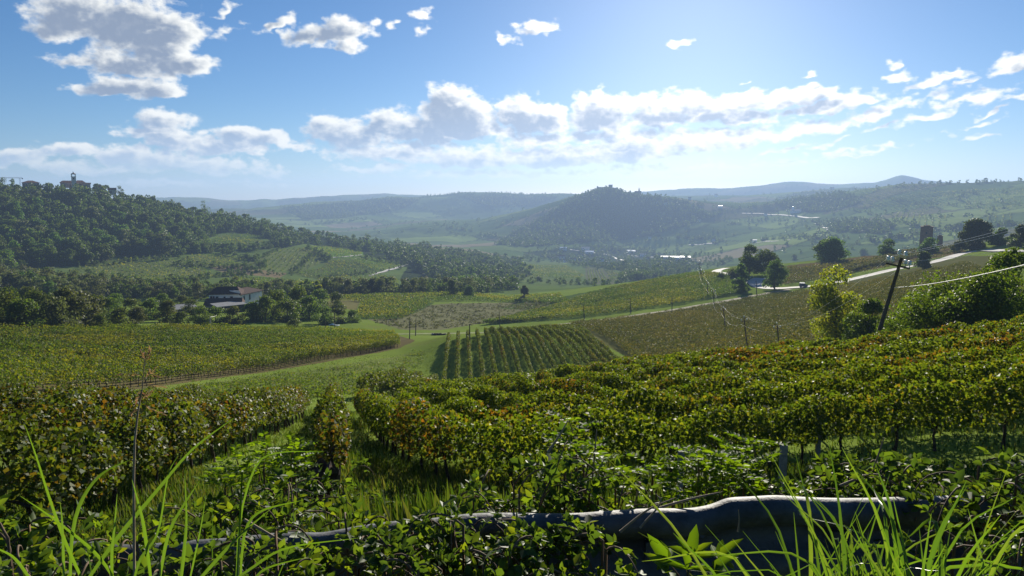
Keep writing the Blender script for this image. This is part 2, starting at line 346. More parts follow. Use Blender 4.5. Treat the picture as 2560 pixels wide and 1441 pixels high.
def plain(name, col, rough=0.7, spec=0.3, metal=0.0, var=0.25, scale=3.0, bump=0.0, obj=True):
    """one colour broken up by two octaves of noise"""
    m, nt, out = material(name)
    tc = nd(nt, 'ShaderNodeTexCoord'); n = noise(nt, tc.outputs['Object' if obj else 'Generated'], scale, 6, 0.65)
    f = smooth(nt, n.outputs[0], 0.3, 0.7)
    c = mixc(nt, f, tuple(x*(1-var) for x in col), tuple(min(1, x*(1+var)) for x in col))
    p = nd(nt, 'ShaderNodeBsdfPrincipled'); nt.links.new(c, p.inputs['Base Color'])
    p.inputs['Roughness'].default_value = rough; p.inputs['Specular IOR Level'].default_value = spec; p.inputs['Metallic'].default_value = metal
    if bump:
        b = nd(nt, 'ShaderNodeBump'); b.inputs['Strength'].default_value = bump; b.inputs['Distance'].default_value = 0.05
        nt.links.new(n.outputs[0], b.inputs['Height']); nt.links.new(b.outputs[0], p.inputs['Normal'])
    nt.links.new(p.outputs[0], out.inputs[0]); return m
def leafmat(name, cols, trans=0.45, rough=0.45, spec=0.4, tint=(1.25, 1.2, 0.45), patch=None, patch_scale=0.15, patch_range=(0.5, 0.75), objvar=0.0):
    """foliage: per-leaf colour, light passing through, a waxy top; patch = colours mixed in where a world noise is high"""
    m, nt, out = material(name)
    g = nd(nt, 'ShaderNodeNewGeometry')
    def ramp(cs, fac):
        r = nd(nt, 'ShaderNodeValToRGB'); e = r.color_ramp.elements; n = len(cs)
        while len(e) < n: e.new(0.5)
        for i, c in enumerate(cs): e[i].position = i/(n-1) if n > 1 else 0; e[i].color = (*c, 1)
        nt.links.new(fac, r.inputs[0]); return r.outputs[0]
    rnd = g.outputs['Random Per Island']
    c = ramp(cols, rnd)
    if patch:
        n = noise(nt, g.outputs['Position'], patch_scale, 4, 0.6)
        v = math_(nt, 'ADD', n.outputs[0], math_(nt, 'MULTIPLY_ADD', rnd, 0.28, -0.14))
        c = mixc(nt, smooth(nt, v, *patch_range), c, ramp(patch, math_(nt, 'FRACT', math_(nt, 'MULTIPLY', rnd, 7.13))))
    if objvar:
        oi = nd(nt, 'ShaderNodeObjectInfo'); k = math_(nt, 'MULTIPLY_ADD', oi.outputs['Random'], 2*objvar, 1-objvar)
        hs = nd(nt, 'ShaderNodeHueSaturation'); nt.links.new(c, hs.inputs['Color']); nt.links.new(k, hs.inputs['Value'])
        nt.links.new(math_(nt, 'MULTIPLY_ADD', oi.outputs['Random'], 0.05, 0.475), hs.inputs['Hue']); c = hs.outputs[0]
    p = nd(nt, 'ShaderNodeBsdfPrincipled'); nt.links.new(c, p.inputs['Base Color'])
    p.inputs['Roughness'].default_value = rough; p.inputs['Specular IOR Level'].default_value = spec
    t = nd(nt, 'ShaderNodeBsdfTranslucent'); nt.links.new(mixc(nt, 1.0, c, tint, 'MULTIPLY'), t.inputs[0])
    mx = nd(nt, 'ShaderNodeMixShader'); mx.inputs[0].default_value = trans
    nt.links.new(p.outputs[0], mx.inputs[1]); nt.links.new(t.outputs[0], mx.inputs[2]); nt.links.new(mx.outputs[0], out.inputs[0])
    return m

# ------------------------------------------------------------------ ground sheet
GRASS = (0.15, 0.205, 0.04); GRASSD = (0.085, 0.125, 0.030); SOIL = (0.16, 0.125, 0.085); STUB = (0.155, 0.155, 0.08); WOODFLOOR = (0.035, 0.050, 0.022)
OLIVE = (0.125, 0.155, 0.05); YEL = (0.19, 0.20, 0.04); VINE = (0.07, 0.105, 0.028); TRACK = (0.19, 0.17, 0.11)
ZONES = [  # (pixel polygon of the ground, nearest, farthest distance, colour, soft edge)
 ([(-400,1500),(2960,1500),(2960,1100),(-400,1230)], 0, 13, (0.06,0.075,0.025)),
 ([(-400,1010),(-100,1003),(320,976),(640,935),(1000,872),(1040,850),(990,838),(520,824),(-400,832)], 50, 215, (0.12,0.10,0.05)),
 ([(450,975),(600,945),(760,930),(900,905),(1000,890),(1040,905),(1000,950),(850,985),(640,1005),(520,1000)], 60, 160, (0.14,0.175,0.05)),
 ([(920,800),(1000,770),(1130,758),(1300,757),(1450,765),(1380,778),(1280,800),(1100,826),(1000,824)], 190, 400, STUB),
 ([(890,800),(905,758),(1085,757),(1060,775),(1000,797)], 200, 400, VINE),
 ([(800,757),(860,748),(900,752),(890,775),(830,770)], 200, 420, (0.16,0.15,0.06)),
 ([(800,745),(1100,735),(1120,742),(960,748),(820,752)], 250, 420, YEL),
 ([(1420,815),(1640,930),(2000,880),(2540,800),(2540,640),(2420,640),(2040,722),(1900,745)], 70, 420, (0.10,0.105,0.04)),
 ([(1200,812),(1870,738),(1870,690),(1750,683),(1500,724),(1280,770),(1400,775)], 200, 420, VINE),
 ([(1240,772),(1330,752),(1470,764),(1380,778)], 200, 420, GRASSD),
 ([(1950,712),(2420,632),(2390,610),(2100,650),(1950,668)], 300, 480, (0.13,0.10,0.05)),
 # left hill
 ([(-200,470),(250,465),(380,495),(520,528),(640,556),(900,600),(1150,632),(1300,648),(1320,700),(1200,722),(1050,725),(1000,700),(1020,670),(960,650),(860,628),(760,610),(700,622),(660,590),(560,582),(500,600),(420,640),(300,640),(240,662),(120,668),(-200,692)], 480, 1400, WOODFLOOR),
 ([(190,668),(330,655),(470,650),(540,690),(480,705),(330,715),(230,690)], 400, 800, OLIVE),
 ([(470,640),(560,635),(640,650),(600,672),(430,660)], 400, 900, OLIVE),
 ([(290,655),(300,640),(430,628),(435,645)], 400, 900, (0.07,0.085,0.03)),
 ([(520,600),(580,585),(660,590),(650,620),(560,628),(500,618)], 500, 1000, (0.08,0.12,0.035)),
 ([(610,665),(700,622),(770,622),(815,652),(760,678),(650,680)], 400, 1000, OLIVE),
 ([(520,668),(600,662),(660,676),(720,684),(700,696),(560,682)], 400, 1000, (0.19,0.15,0.085)),
 ([(720,682),(800,672),(830,650),(900,655),(940,675),(900,690),(820,702),(770,695)], 400, 1000, (0.09,0.12,0.035)),
 ([(755,615),(820,618),(905,632),(905,644),(820,647),(790,632)], 400, 1200, (0.11,0.19,0.035)),
 ([(870,645),(960,653),(1010,665),(950,682),(910,668)], 400, 1200, (0.12,0.17,0.04)),
 ([(860,692),(930,683),(1000,700),(990,722),(880,718)], 400, 1200, (0.13,0.18,0.04)),
 ([(560,690),(700,700),(800,706),(760,722),(620,712)], 350, 1200, (0.11,0.15,0.035)),
 ([(-100,712),(300,720),(420,742),(260,745),(-100,725)], 350, 800, (0.11,0.16,0.04)),
 ([(1290,650),(1400,655),(1460,690),(1440,712),(1300,705)], 500, 1600, (0.11,0.15,0.045)),
 ([(1462,666),(1505,670),(1560,690),(1545,714),(1466,710)], 500, 1600, (0.11,0.12,0.06)),
]
def patch_far(px, py, X, Y, r):
    """field mosaic of the far slopes: cells of a jittered lattice, each one crop colour"""
    a = R(28); u = (X*math.cos(a) + Y*math.sin(a))/210.0; v = (-X*math.sin(a) + Y*math.cos(a))/150.0
    u = u + fbm(X/260, Y/260, 3, 21)*1.5; v = v + fbm(X/260, Y/260, 3, 22)*1.5
    ui = np.floor(u).astype(int); vi = np.floor(v).astype(int)
    h = ((ui*73856093) ^ (vi*19349663)) & 0xffff; h = (h*2654435761 & 0xffff)/65535.0
    pal = np.array([(0.13,0.19,0.055),(0.10,0.15,0.045),(0.19,0.25,0.07),(0.15,0.15,0.075),(0.24,0.21,0.13),(0.09,0.14,0.045),(0.20,0.27,0.075),(0.12,0.17,0.055)])
    c = pal[(h*len(pal)).astype(int) % len(pal)]
    e = np.minimum(np.minimum(u-ui, 1-(u-ui))*210, np.minimum(v-vi, 1-(v-vi))*150)
    return np.where((e < 5)[:, None], c*0.55, c)
FARWOOD = [  # wooded slopes beyond the valley: (polygon, nearest, farthest)
 [(1235,612),(1290,575),(1350,548),(1420,500),(1480,474),(1540,468),(1600,480),(1660,492),(1720,505),(1780,540),(1700,570),(1640,585),(1560,600),(1440,608),(1320,618)],
 [(1930,500),(2000,482),(2080,474),(2140,490),(2150,510),(2080,528),(2010,530),(1960,520)],
 [(700,520),(860,506),(980,494),(1050,500),(1000,525),(860,545),(760,550)],
 [(1150,490),(1260,484),(1400,490),(1330,515),(1220,520)],
 [(1300,632),(1500,612),(1700,640),(1760,660),(1700,690),(1560,680),(1420,655)],
 [(2030,560),(2140,548),(2240,562),(2210,585),(2080,580)],
]
def build_ground():
    nA, nR = TAB.shape
    X = (RG[None]*np.sin(AZ)[:, None]); Y = (RG[None]*np.cos(AZ)[:, None])
    V = np.stack([X, Y, TAB], -1).reshape(-1, 3)
    i, j = np.meshgrid(np.arange(nA-1), np.arange(nR-1), indexing='ij'); b = (i*nR + j).ravel()
    F = np.stack([b, b+nR, b+nR+1, b+1], 1)
    x, y, z = V.T; r = np.hypot(x, y); px, py = proj(x, y, z)
    wob = 6*np.clip(60/np.maximum(r, 1), 0.05, 1)
    c = np.tile(np.array(GRASS), (len(V), 1))
    nz = fbm(x/20, y/20, 4, 31)
    c = c*(1 + 0.5*nz[:, None])
    fm = r > 1150
    c[fm] = patch_far(px[fm], py[fm], x[fm], y[fm], r[fm])
    mid = (r > 430) & ~fm; c[mid] = np.array((0.10, 0.145, 0.042))*(1 + 0.6*nz[mid, None])
    pxw = px + fbm(x/(r*.02+1), y/(r*.02+1), 3, 41)*14; pyw = py + fbm(x/(r*.02+1), y/(r*.02+1), 3, 42)*5
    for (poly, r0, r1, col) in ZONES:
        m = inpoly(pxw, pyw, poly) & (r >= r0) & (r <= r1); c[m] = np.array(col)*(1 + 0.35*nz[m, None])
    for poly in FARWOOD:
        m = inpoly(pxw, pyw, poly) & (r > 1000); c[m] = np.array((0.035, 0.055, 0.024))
    m = r > 3400; c[m] = c[m]*0.7 + np.array((0.02, 0.035, 0.015))
    me = mesh_np("ground", V, F, 4, True)
    at = me.color_attributes.new("tone", 'FLOAT_COLOR', 'POINT')
    at.data.foreach_set('color', np.concatenate([np.clip(c, 0, 1), np.ones((len(c), 1))], 1).astype(np.float32).ravel())
    m, nt, out = material("ground")
    a = nd(nt, 'ShaderNodeAttribute'); a.attribute_name = "tone"
    g = nd(nt, 'ShaderNodeNewGeometry')
    n1 = noise(nt, g.outputs['Position'], 0.9, 8, 0.7); n2 = noise(nt, g.outputs['Position'], 0.06, 6, 0.65)
    k = math_(nt, 'MULTIPLY', smooth(nt, n1.outputs[0], 0.25, 0.75, 0.55, 1.35, 'LINEAR'), smooth(nt, n2.outputs[0], 0.3, 0.7, 0.75, 1.22, 'LINEAR'))
    c1 = vmath(nt, 'SCALE', a.outputs['Color'], k); 
    dry = mixc(nt, smooth(nt, n2.outputs[0], 0.52, 0.72, 0, 0.35), c1.outputs[0], (0.17, 0.15, 0.07))
    p = nd(nt, 'ShaderNodeBsdfDiffuse'); nt.links.new(dry, p.inputs['Color'])
    bp = nd(nt, 'ShaderNodeBump'); bp.inputs['Strength'].default_value = 0.7; bp.inputs['Distance'].default_value = 0.25
    nt.links.new(n1.outputs[0], bp.inputs['Height']); nt.links.new(bp.outputs[0], p.inputs['Normal'])
    nt.links.new(p.outputs[0], out.inputs[0])
    o = link("ground", me, None, m); tag(o, "rolling grass and vineyard hills falling into a valley", None, None, 'structure')
build_ground()
# ------------------------------------------------------------------ foliage: many small leaves
def unit(v): return v/(np.linalg.norm(v, axis=1, keepdims=True) + 1e-9)
def leaves(C, N, size, asp=0.8, fold=0.18, G=rng):
    """kite-shaped folded leaves at centres C with normals N -> V, F"""
    n = len(C); size = np.broadcast_to(np.asarray(size, float), (n,))[:, None]
    N = unit(N); a = unit(np.cross(N, unit(G.normal(size=(n, 3))))); b = np.cross(N, a)
    w = size*asp*0.5; h = size*0.5
    p0 = C - a*h; p2 = C + a*h; m = C - a*h*0.15 + N*size*fold
    V = np.stack([p0, m + b*w, p2, m - b*w], 1).reshape(-1, 3)
    return V, np.arange(4*n, dtype=np.int32).reshape(n, 4)
def resample(P, step):
    P = np.asarray(P, float); d = np.r_[0, np.cumsum(np.linalg.norm(np.diff(P[:, :2], axis=0), axis=1))]
    n = max(2, int(d[-1]/step) + 1); s = np.linspace(0, d[-1], n)
    x = np.interp(s, d, P[:, 0]); y = np.interp(s, d, P[:, 1])
    return np.stack([x, y, Hgt(x, y)], 1), d[-1]
def vine_leaves(path, L, dens, size, h0, h1, width, seed, wild=0.3, vine=1.0):
    """leaf cloud of a trellised row along a ground path"""
    G = np.random.default_rng(seed); n = int(L*dens); s = G.random(n)*L
    d = np.linspace(0, L, len(path)); P = np.stack([np.interp(s, d, path[:, k]) for k in range(3)], 1)
    T = np.gradient(path[:, :2], axis=0); T = T/np.linalg.norm(T, axis=1, keepdims=True)
    tx = np.interp(s, d, T[:, 0]); ty = np.interp(s, d, T[:, 1])
    o = G.random()*1000
    vig = 0.5 + 1.3*(vnoise(s/vine + o, s*0, 3) - 0.5) + 0.8*(vnoise(s/(vine*4) + o, s*0, 4) - 0.5)      # each plant grows differently
    keep = G.random(n) < 0.45 + 0.75*np.clip(vig, 0, 1); P, tx, ty, s, vig = P[keep], tx[keep], ty[keep], s[keep], vig[keep]; n = len(s)
    t = G.beta(1.5, 1.15, n); top = h1*(0.86 + 0.26*np.clip(vig, 0, 1.2)); low = h0*(1.0 + 0.35*(vnoise(s/0.8 + o, s*0, 8) - 0.5))
    shoot = G.random(n) < 0.06*wild*3; z = low + (top - low)*t; z = np.where(shoot, top + G.random(n)*0.35*wild*h1/1.8, z)
    prof = width*(0.55 + 0.45*np.sin(np.pi*np.clip(t*0.9 + 0.05, 0, 1)))*(0.7 + 0.6*np.clip(vig, 0, 1))
    w = np.sign(G.random(n)-.5)*np.sqrt(G.random(n))*prof*np.where(shoot, 0.5, 1)
    C = P + np.stack([-ty*w, tx*w, z], 1)
    side = np.sign(w)*0.7
    N = G.normal(size=(n, 3))*0.75 + np.stack([-ty*side, tx*side, np.full(n, 0.55)], 1)
    return leaves(C, N, size*(0.5 + 1.0*G.random(n)), 0.9, 0.18, G)
NUM = "first second third fourth fifth sixth seventh eighth ninth tenth eleventh twelfth thirteenth fourteenth fifteenth sixteenth seventeenth eighteenth nineteenth".split()
def nth(i):
    if i < 19: return NUM[i]
    tens = ["", "", "twenty", "thirty", "forty", "fifty"][(i+1)//10]; u = (i+1) % 10
    return (tens[:-1] + "ieth") if u == 0 else tens + "-" + NUM[u-1]
BARK = plain("vine_bark", (0.055, 0.04, 0.03), 0.9, 0.1, 0, 0.4, 20, 0.6)
POSTM = plain("weathered_post", (0.20, 0.19, 0.17), 0.85, 0.2, 0, 0.3, 12, 0.3)
def trunk_mesh(seed, h=0.95, r=0.045):
    G = random.Random(seed); b = MB(); p = [(0, 0, -0.12)]; x = y = 0
    for k in range(1, 6): x += G.uniform(-.05, .05); y += G.uniform(-.05, .05); p.append((x, y, h*k/5))
    b.tube(p, [r*1.5, r*1.15, r, r*.95, r*1.05, r*1.2], 7)
    for q in range(2):
        a = G.uniform(0, 6.28); b.tube([p[-1], (x + .16*math.cos(a), y + .16*math.sin(a), h + .12), (x + .35*math.cos(a), y + .35*math.sin(a), h + .2)], [r*.7, r*.5, r*.35], 5)
    me = bpy.data.meshes.new("trunk"); me.from_pydata(b.v, [], b.f); me.polygons.foreach_set('use_smooth', b.sm); me.materials.append(BARK); me.update(); return me
TRUNKS = [trunk_mesh(k) for k in range(5)]
def post_mesh(h, r):
    b = MB(); b.box((0, 0, h/2 - .15), (2*r, 2*r, h + .3)); me = bpy.data.meshes.new("post"); me.from_pydata(b.v, [], b.f); me.materials.append(POSTM); me.update(); return me
POSTS = post_mesh(1.85, 0.045)
def vine_row(P, label, group, m, dens, size, h0, h1, width, seed, trunks=0, posts=0, wild=0.3, step=0.6, vine=1.0, trunk_h=0.8):
    path, L = resample(P, step)
    if L < 2: return None
    base = path[0].copy(); root = tag(empty("vine_row", base), label, "vine row", group)
    V, F = vine_leaves(path, L, dens, size, h0, h1, width, seed, wild, vine)
    link("foliage", mesh_np("foliage", V - base, F), root, m)
    d = np.linspace(0, L, len(path)); G = random.Random(seed)
    def along(s): return np.array([np.interp(s, d, path[:, k]) for k in range(3)]) - base
    if trunks:
        n = min(98, int(L/trunks))
        for k in range(n):
            o = link("trunk", TRUNKS[G.randrange(5)], root); o.location = along((k + 0.5 + G.uniform(-.2, .2))*L/n); o.rotation_euler = (G.uniform(-.1, .1), G.uniform(-.1, .1), G.uniform(0, 6.28)); s = G.uniform(.85, 1.15)*trunk_h; o.scale = (s, s, s)
    if posts:
        n = min(60, max(1, int(L/posts)))
        for k in range(n + 1):
            o = link("post", POSTS, root); o.location = along(k*L/n) - np.array((0, 0, .05)); o.rotation_euler = (G.uniform(-.04, .04), G.uniform(-.04, .04), G.uniform(0, .3)); o.scale = (1, 1, h1/1.9)
    return root
VG = [(0.030,0.058,0.010),(0.052,0.085,0.014),(0.080,0.112,0.020),(0.11,0.132,0.024)]
M_FG = leafmat("vine_leaf_autumn", VG, 0.42, 0.55, 0.07, (2.9,2.6,0.5), [(0.13,0.10,0.018),(0.085,0.038,0.014),(0.14,0.065,0.016),(0.065,0.075,0.015)], 0.22, (0.54, 0.74))
M_FGL = leafmat("vine_leaf_rusty", [(0.036,0.066,0.013),(0.056,0.09,0.018),(0.08,0.105,0.022),(0.075,0.08,0.022)], 0.40, 0.52, 0.09, (2.4,2.1,0.5), [(0.125,0.075,0.02),(0.09,0.04,0.016),(0.06,0.065,0.016),(0.14,0.10,0.022)], 0.25, (0.52, 0.74))
M_LF = leafmat("vine_leaf_fresh", [(0.040,0.078,0.011),(0.062,0.108,0.014),(0.095,0.132,0.017),(0.125,0.148,0.022)], 0.46, 0.6, 0.1, (2.2,2.0,0.35), [(0.125,0.14,0.018),(0.16,0.16,0.022),(0.09,0.11,0.016)], 0.05, (0.48, 0.62))
M_CF = leafmat("vine_leaf_central", [(0.038,0.068,0.014),(0.06,0.094,0.017),(0.09,0.112,0.022),(0.07,0.082,0.022)], 0.44, 0.6, 0.1, (2.0,1.8,0.45), [(0.125,0.09,0.022),(0.10,0.06,0.016),(0.09,0.098,0.022)], 0.09, (0.60, 0.74))
M_RF = leafmat("vine_leaf_olive", [(0.045,0.064,0.015),(0.064,0.083,0.019),(0.086,0.098,0.022),(0.09,0.072,0.026)], 0.40, 0.6, 0.1, (1.55,1.4,0.45), [(0.125,0.135,0.022),(0.15,0.125,0.03),(0.09,0.098,0.022)], 0.03, (0.5, 0.62))
M_MF = leafmat("vine_leaf_green", [(0.034,0.068,0.014),(0.052,0.094,0.015),(0.075,0.116,0.019)], 0.46, 0.6, 0.1, (2.1,1.9,0.45), [(0.11,0.135,0.019),(0.14,0.14,0.022)], 0.025, (0.52, 0.62))
def curve(P, n=60):
    """dense Catmull-Rom through points"""
    P = np.asarray(P, float); Q = np.vstack([2*P[0]-P[1], P, 2*P[-1]-P[-2]]); out = []
    for i in range(1, len(Q)-2):
        t = np.linspace(0, 1, max(2, n//(len(P)-1)), endpoint=False)[:, None]; a, b, c, d = Q[i-1], Q[i], Q[i+1], Q[i+2]
        out.append(0.5*((2*b) + (c-a)*t + (2*a-5*b+4*c-d)*t*t + (-a+3*b-3*c+d)*t**3))
    return np.vstack(out + [P[-1:]])
def ground_curve(px, rmin=4.0, n=60):
    G = hit([p[0] for p in px], [p[1] for p in px], rmin); G = G[~np.isnan(G[:, 0])]
    return curve(G, n)
def even(P, n):
    d = np.r_[0, np.cumsum(np.linalg.norm(np.diff(P[:, :2], axis=0), axis=1))]; s = np.linspace(0, d[-1], n)
    return np.stack([np.interp(s, d, P[:, k]) for k in range(3)], 1)
def field_between(A, B, n, f0=0.0, f1=1.0, m=70):
    a, b = even(A, m), even(B, m)
    return [a*(1-f) + b*f for f in np.linspace(f0, f1, n)]

# foreground right: rows that follow the slope round to the right
A = ground_curve([(985,1092),(1040,1120),(1130,1150),(1240,1185),(1420,1200),(1600,1212),(1845,1192),(2040,1158),(2260,1132),(2455,1125),(2640,1115),(2850,1105)])
Bc = ground_curve([(1060,985),(1180,990),(1300,992),(1450,972),(1600,958),(1760,944),(1920,930),(2080,912),(2240,895),(2400,880),(2560,862),(2800,840)])
rows = field_between(A, Bc, 11)
for k, P in enumerate(rows):
    lab = f"green and rust vine row on the near right slope, {nth(k)} from the roadside brambles"
    vine_row(P, lab, "vine rows climbing the near right slope", M_FG, 1300 if k < 4 else 950, 0.088 if k < 4 else 0.108, 0.62 if k < 2 else 0.45, 1.55, 0.38, 100+k, trunks=1.0 if k < 6 else 0, posts=5.5 if k < 3 else 0, wild=0.5, vine=1.1)
P = ground_curve([(905,1046),(930,1080),(975,1128),(1040,1170),(1110,1205),(1200,1236),(1330,1262),(1480,1275)])
vine_row(P, "vine row bordering the sunken grass aisle, curving down to the brambles", "vine rows climbing the near right slope", M_FG, 800, 0.09, 0.45, 1.45, 0.42, 130, trunks=1.0, wild=0.5)
# lone row down the middle
P = ground_curve([(836,1036),(834,1080),(832,1130),(832,1180),(834,1235)])
vine_row(P, "single vine row running straight down between the two grass aisles", "vine rows on the near left slope", M_FGL, 1100, 0.088, 0.40, 1.5, 0.40, 140, trunks=1.0, wild=0.4)
# foreground left
A = ground_curve([(768,1040),(690,1086),(600,1124),(430,1204),(300,1280),(170,1345)])
d = A[-1, :2] - A[0, :2]; d /= np.linalg.norm(d); nrm = np.array((d[1], -d[0])); nrm = nrm if nrm[0] < 0 else -nrm
for k in range(11):
    s = np.linspace(-22, np.linalg.norm(A[-1, :2]-A[0, :2]) + 22, 160)
    base = even(A, 60); xy = A[0, :2] + s[:, None]*d + nrm*2.35*k
    q = np.interp(np.clip(s, 0, 40), np.linspace(0, np.linalg.norm(A[-1,:2]-A[0,:2]), 60), ((base[:, :2]-A[0, :2])@nrm)); xy = xy + q[:, None]*nrm
    z = Hgt(xy[:, 0], xy[:, 1]); px, py = proj(xy[:, 0], xy[:, 1], z); r = np.hypot(xy[:, 0], xy[:, 1])
    ok = (py > 1042 + 0.022*np.clip(770-px, 0, 900)) & (r > 11.0) & (xy[:, 1] > 9) & (px > -900)
    if ok.sum() < 8: continue
    P = np.c_[xy, z][ok]
    vine_row(P, f"browning vine row with dark trunks on the near left slope, {nth(k)} from the grass aisle", "vine rows on the near left slope", M_FGL, 1050, 0.09, 0.50, 1.5, 0.42, 150+k, trunks=1.05, wild=0.4)
# central striped block: straight parallel rows
p0 = hit1(1108, 978)[:2]; p1 = hit1(1134, 846)[:2]; d = np.array((math.sin(azt(1155, 690)[0]), math.cos(azt(1155, 690)[0])))
nr = np.array((d[1], -d[0])); poly = [(1098,985),(1100,905),(1112,850),(1230,836),(1392,824),(1440,852),(1585,938),(1500,952),(1300,972)]
k = 0
for i in range(-2, 40):
    s = np.linspace(-40, 260, 700); xy = p0 + nr*1.82*i + s[:, None]*d; z = Hgt(xy[:, 0], xy[:, 1]); px, py = proj(xy[:, 0], xy[:, 1], z); r = np.hypot(*xy.T)
    ok = inpoly(px, py, poly) & (r < 240) & (r > 70)
    if ok.sum() < 25: continue
    ii = np.nonzero(ok)[0]; P = np.c_[xy, z][ii[0]:ii[-1]+1]
    vine_row(P, f"vine row in the central striped block, {nth(k)} from its left edge", "parallel vine rows of the central block", M_CF, 190, 0.15, 0.15, 1.38, 0.28, 200+k, trunks=2.2 if k < 4 else 0, posts=0, wild=0.3, step=1.0, vine=1.2); k += 1
# the short tips of rows that lead from the near slope to the central block
for k, pts in enumerate([[(905,1000),(960,978),(1010,958)],[(960,1003),(1005,985),(1050,962)],[(1010,1010),(1062,985),(1090,962)]]):
    P = ground_curve(pts, 30)
    vine_row(P, f"short reddish vine row at the grass junction, {nth(k)} from the weedy bank", "short vine rows at the junction", M_CF, 230, 0.18, 0.4, 1.7, 0.5, 240+k, trunks=1.4, wild=0.4)
# left field
A = ground_curve([(-260,1018),(-120,1003),(0,993),(160,984),(320,970),(480,950),(640,930),(860,893),(1000,868)], 30)
Bk = ground_curve([(-260,842),(-120,838),(0,836),(160,833),(320,831),(480,829),(640,831),(800,836),(985,843)], 30)
for k, P in enumerate(field_between(A, Bk, 31, m=90)):
    vine_row(P, f"yellow-green vine row of the broad left field, {nth(k)} from its near edge", "vine rows of the broad left field", M_MF if 12 <= k <= 24 and k % 5 else M_LF, 170 if k < 10 else 110, 0.15 if k < 8 else 0.19, 0.55, 1.9, 0.30, 300+k, trunks=1.6 if k < 2 else 0, wild=0.35, step=1.2, vine=1.4)
# right field below the road
A = ground_curve([(1650,932),(1720,920),(1800,906),(1920,888),(2060,866),(2200,842),(2360,818),(2520,792),(2650,772)], 40)
Bk = ground_curve([(1424,820),(1500,811),(1600,800),(1700,785),(1800,768),(1900,749),(2040,731),(2150,716),(2290,690),(2420,664)], 40)
for k, P in enumerate(field_between(A, Bk, 36, m=90)):
    vine_row(P, f"olive vine row of the wide right field below the road, {nth(k)} from its near edge", "vine rows of the wide right field", M_RF, 85, 0.22, 0.45, 1.75, 0.34, 360+k, trunks=1.6 if k < 1 else 0, wild=0.4, step=1.5, vine=1.6)
# field between the track and the crest
A = ground_curve([(1205,813),(1300,806),(1450,794),(1600,774),(1750,750),(1868,730)], 40)
Bk = ground_curve([(1300,792),(1390,772),(1480,738),(1620,707),(1745,686),(1798,690)], 40)
for k, P in enumerate(field_between(A, Bk, 30, m=60)):
    if 13 <= k <= 14: continue
    vine_row(P, f"green vine row on the rounded crest beyond the track, {nth(k)} above the track", "vine rows on the rounded crest", M_MF, 48, 0.31, 0.3, 1.75, 0.36, 420+k, wild=0.4, step=2.0, vine=2)
# block above the road bend
A = ground_curve([(1960,712),(2040,706),(2130,688),(2250,666),(2390,634)], 40); Bk = ground_curve([(1955,676),(2050,668),(2200,648),(2320,626),(2385,612)], 40)
for k, P in enumerate(field_between(A, Bk, 14, m=50)):
    vine_row(P, f"brownish vine row in the block above the road bend, {nth(k)} from the road", "vine rows above the road bend", M_RF, 24, 0.42, 0.3, 1.8, 0.4, 460+k, wild=0.4, step=2.0, vine=2)
# small dark block beyond the bushes
A = ground_curve([(890,797),(950,799),(1005,797)], 40); Bk = ground_curve([(905,760),(1000,757),(1083,757)], 40)
for k, P in enumerate(field_between(A, Bk, 16, m=30)):
    vine_row(P, f"dark vine row of the small block behind the bushes, {nth(k)} from its near edge", "vine rows of the small dark block", M_MF, 24, 0.42, 0.3, 1.7, 0.45, 480+k, wild=0.4, step=2.0, vine=2)
# two strips of vines before the tree belt
A = ground_curve([(900,757),(1000,756),(1120,753),(1280,757),(1420,760)], 40); Bk = ground_curve([(815,746),(960,740),(1110,737),(1260,744),(1400,738)], 40)
for k, P in enumerate(field_between(A, Bk, 12, m=50)):
    if k in (5, 6): continue
    vine_row(P, f"far green vine row before the tree belt, {nth(k)} beyond the fallow field", "vine rows before the tree belt", M_LF if k > 6 else M_MF, 16, 0.5, 0.2, 1.6, 0.35, 500+k, wild=0.4, step=2.5, vine=2.5)
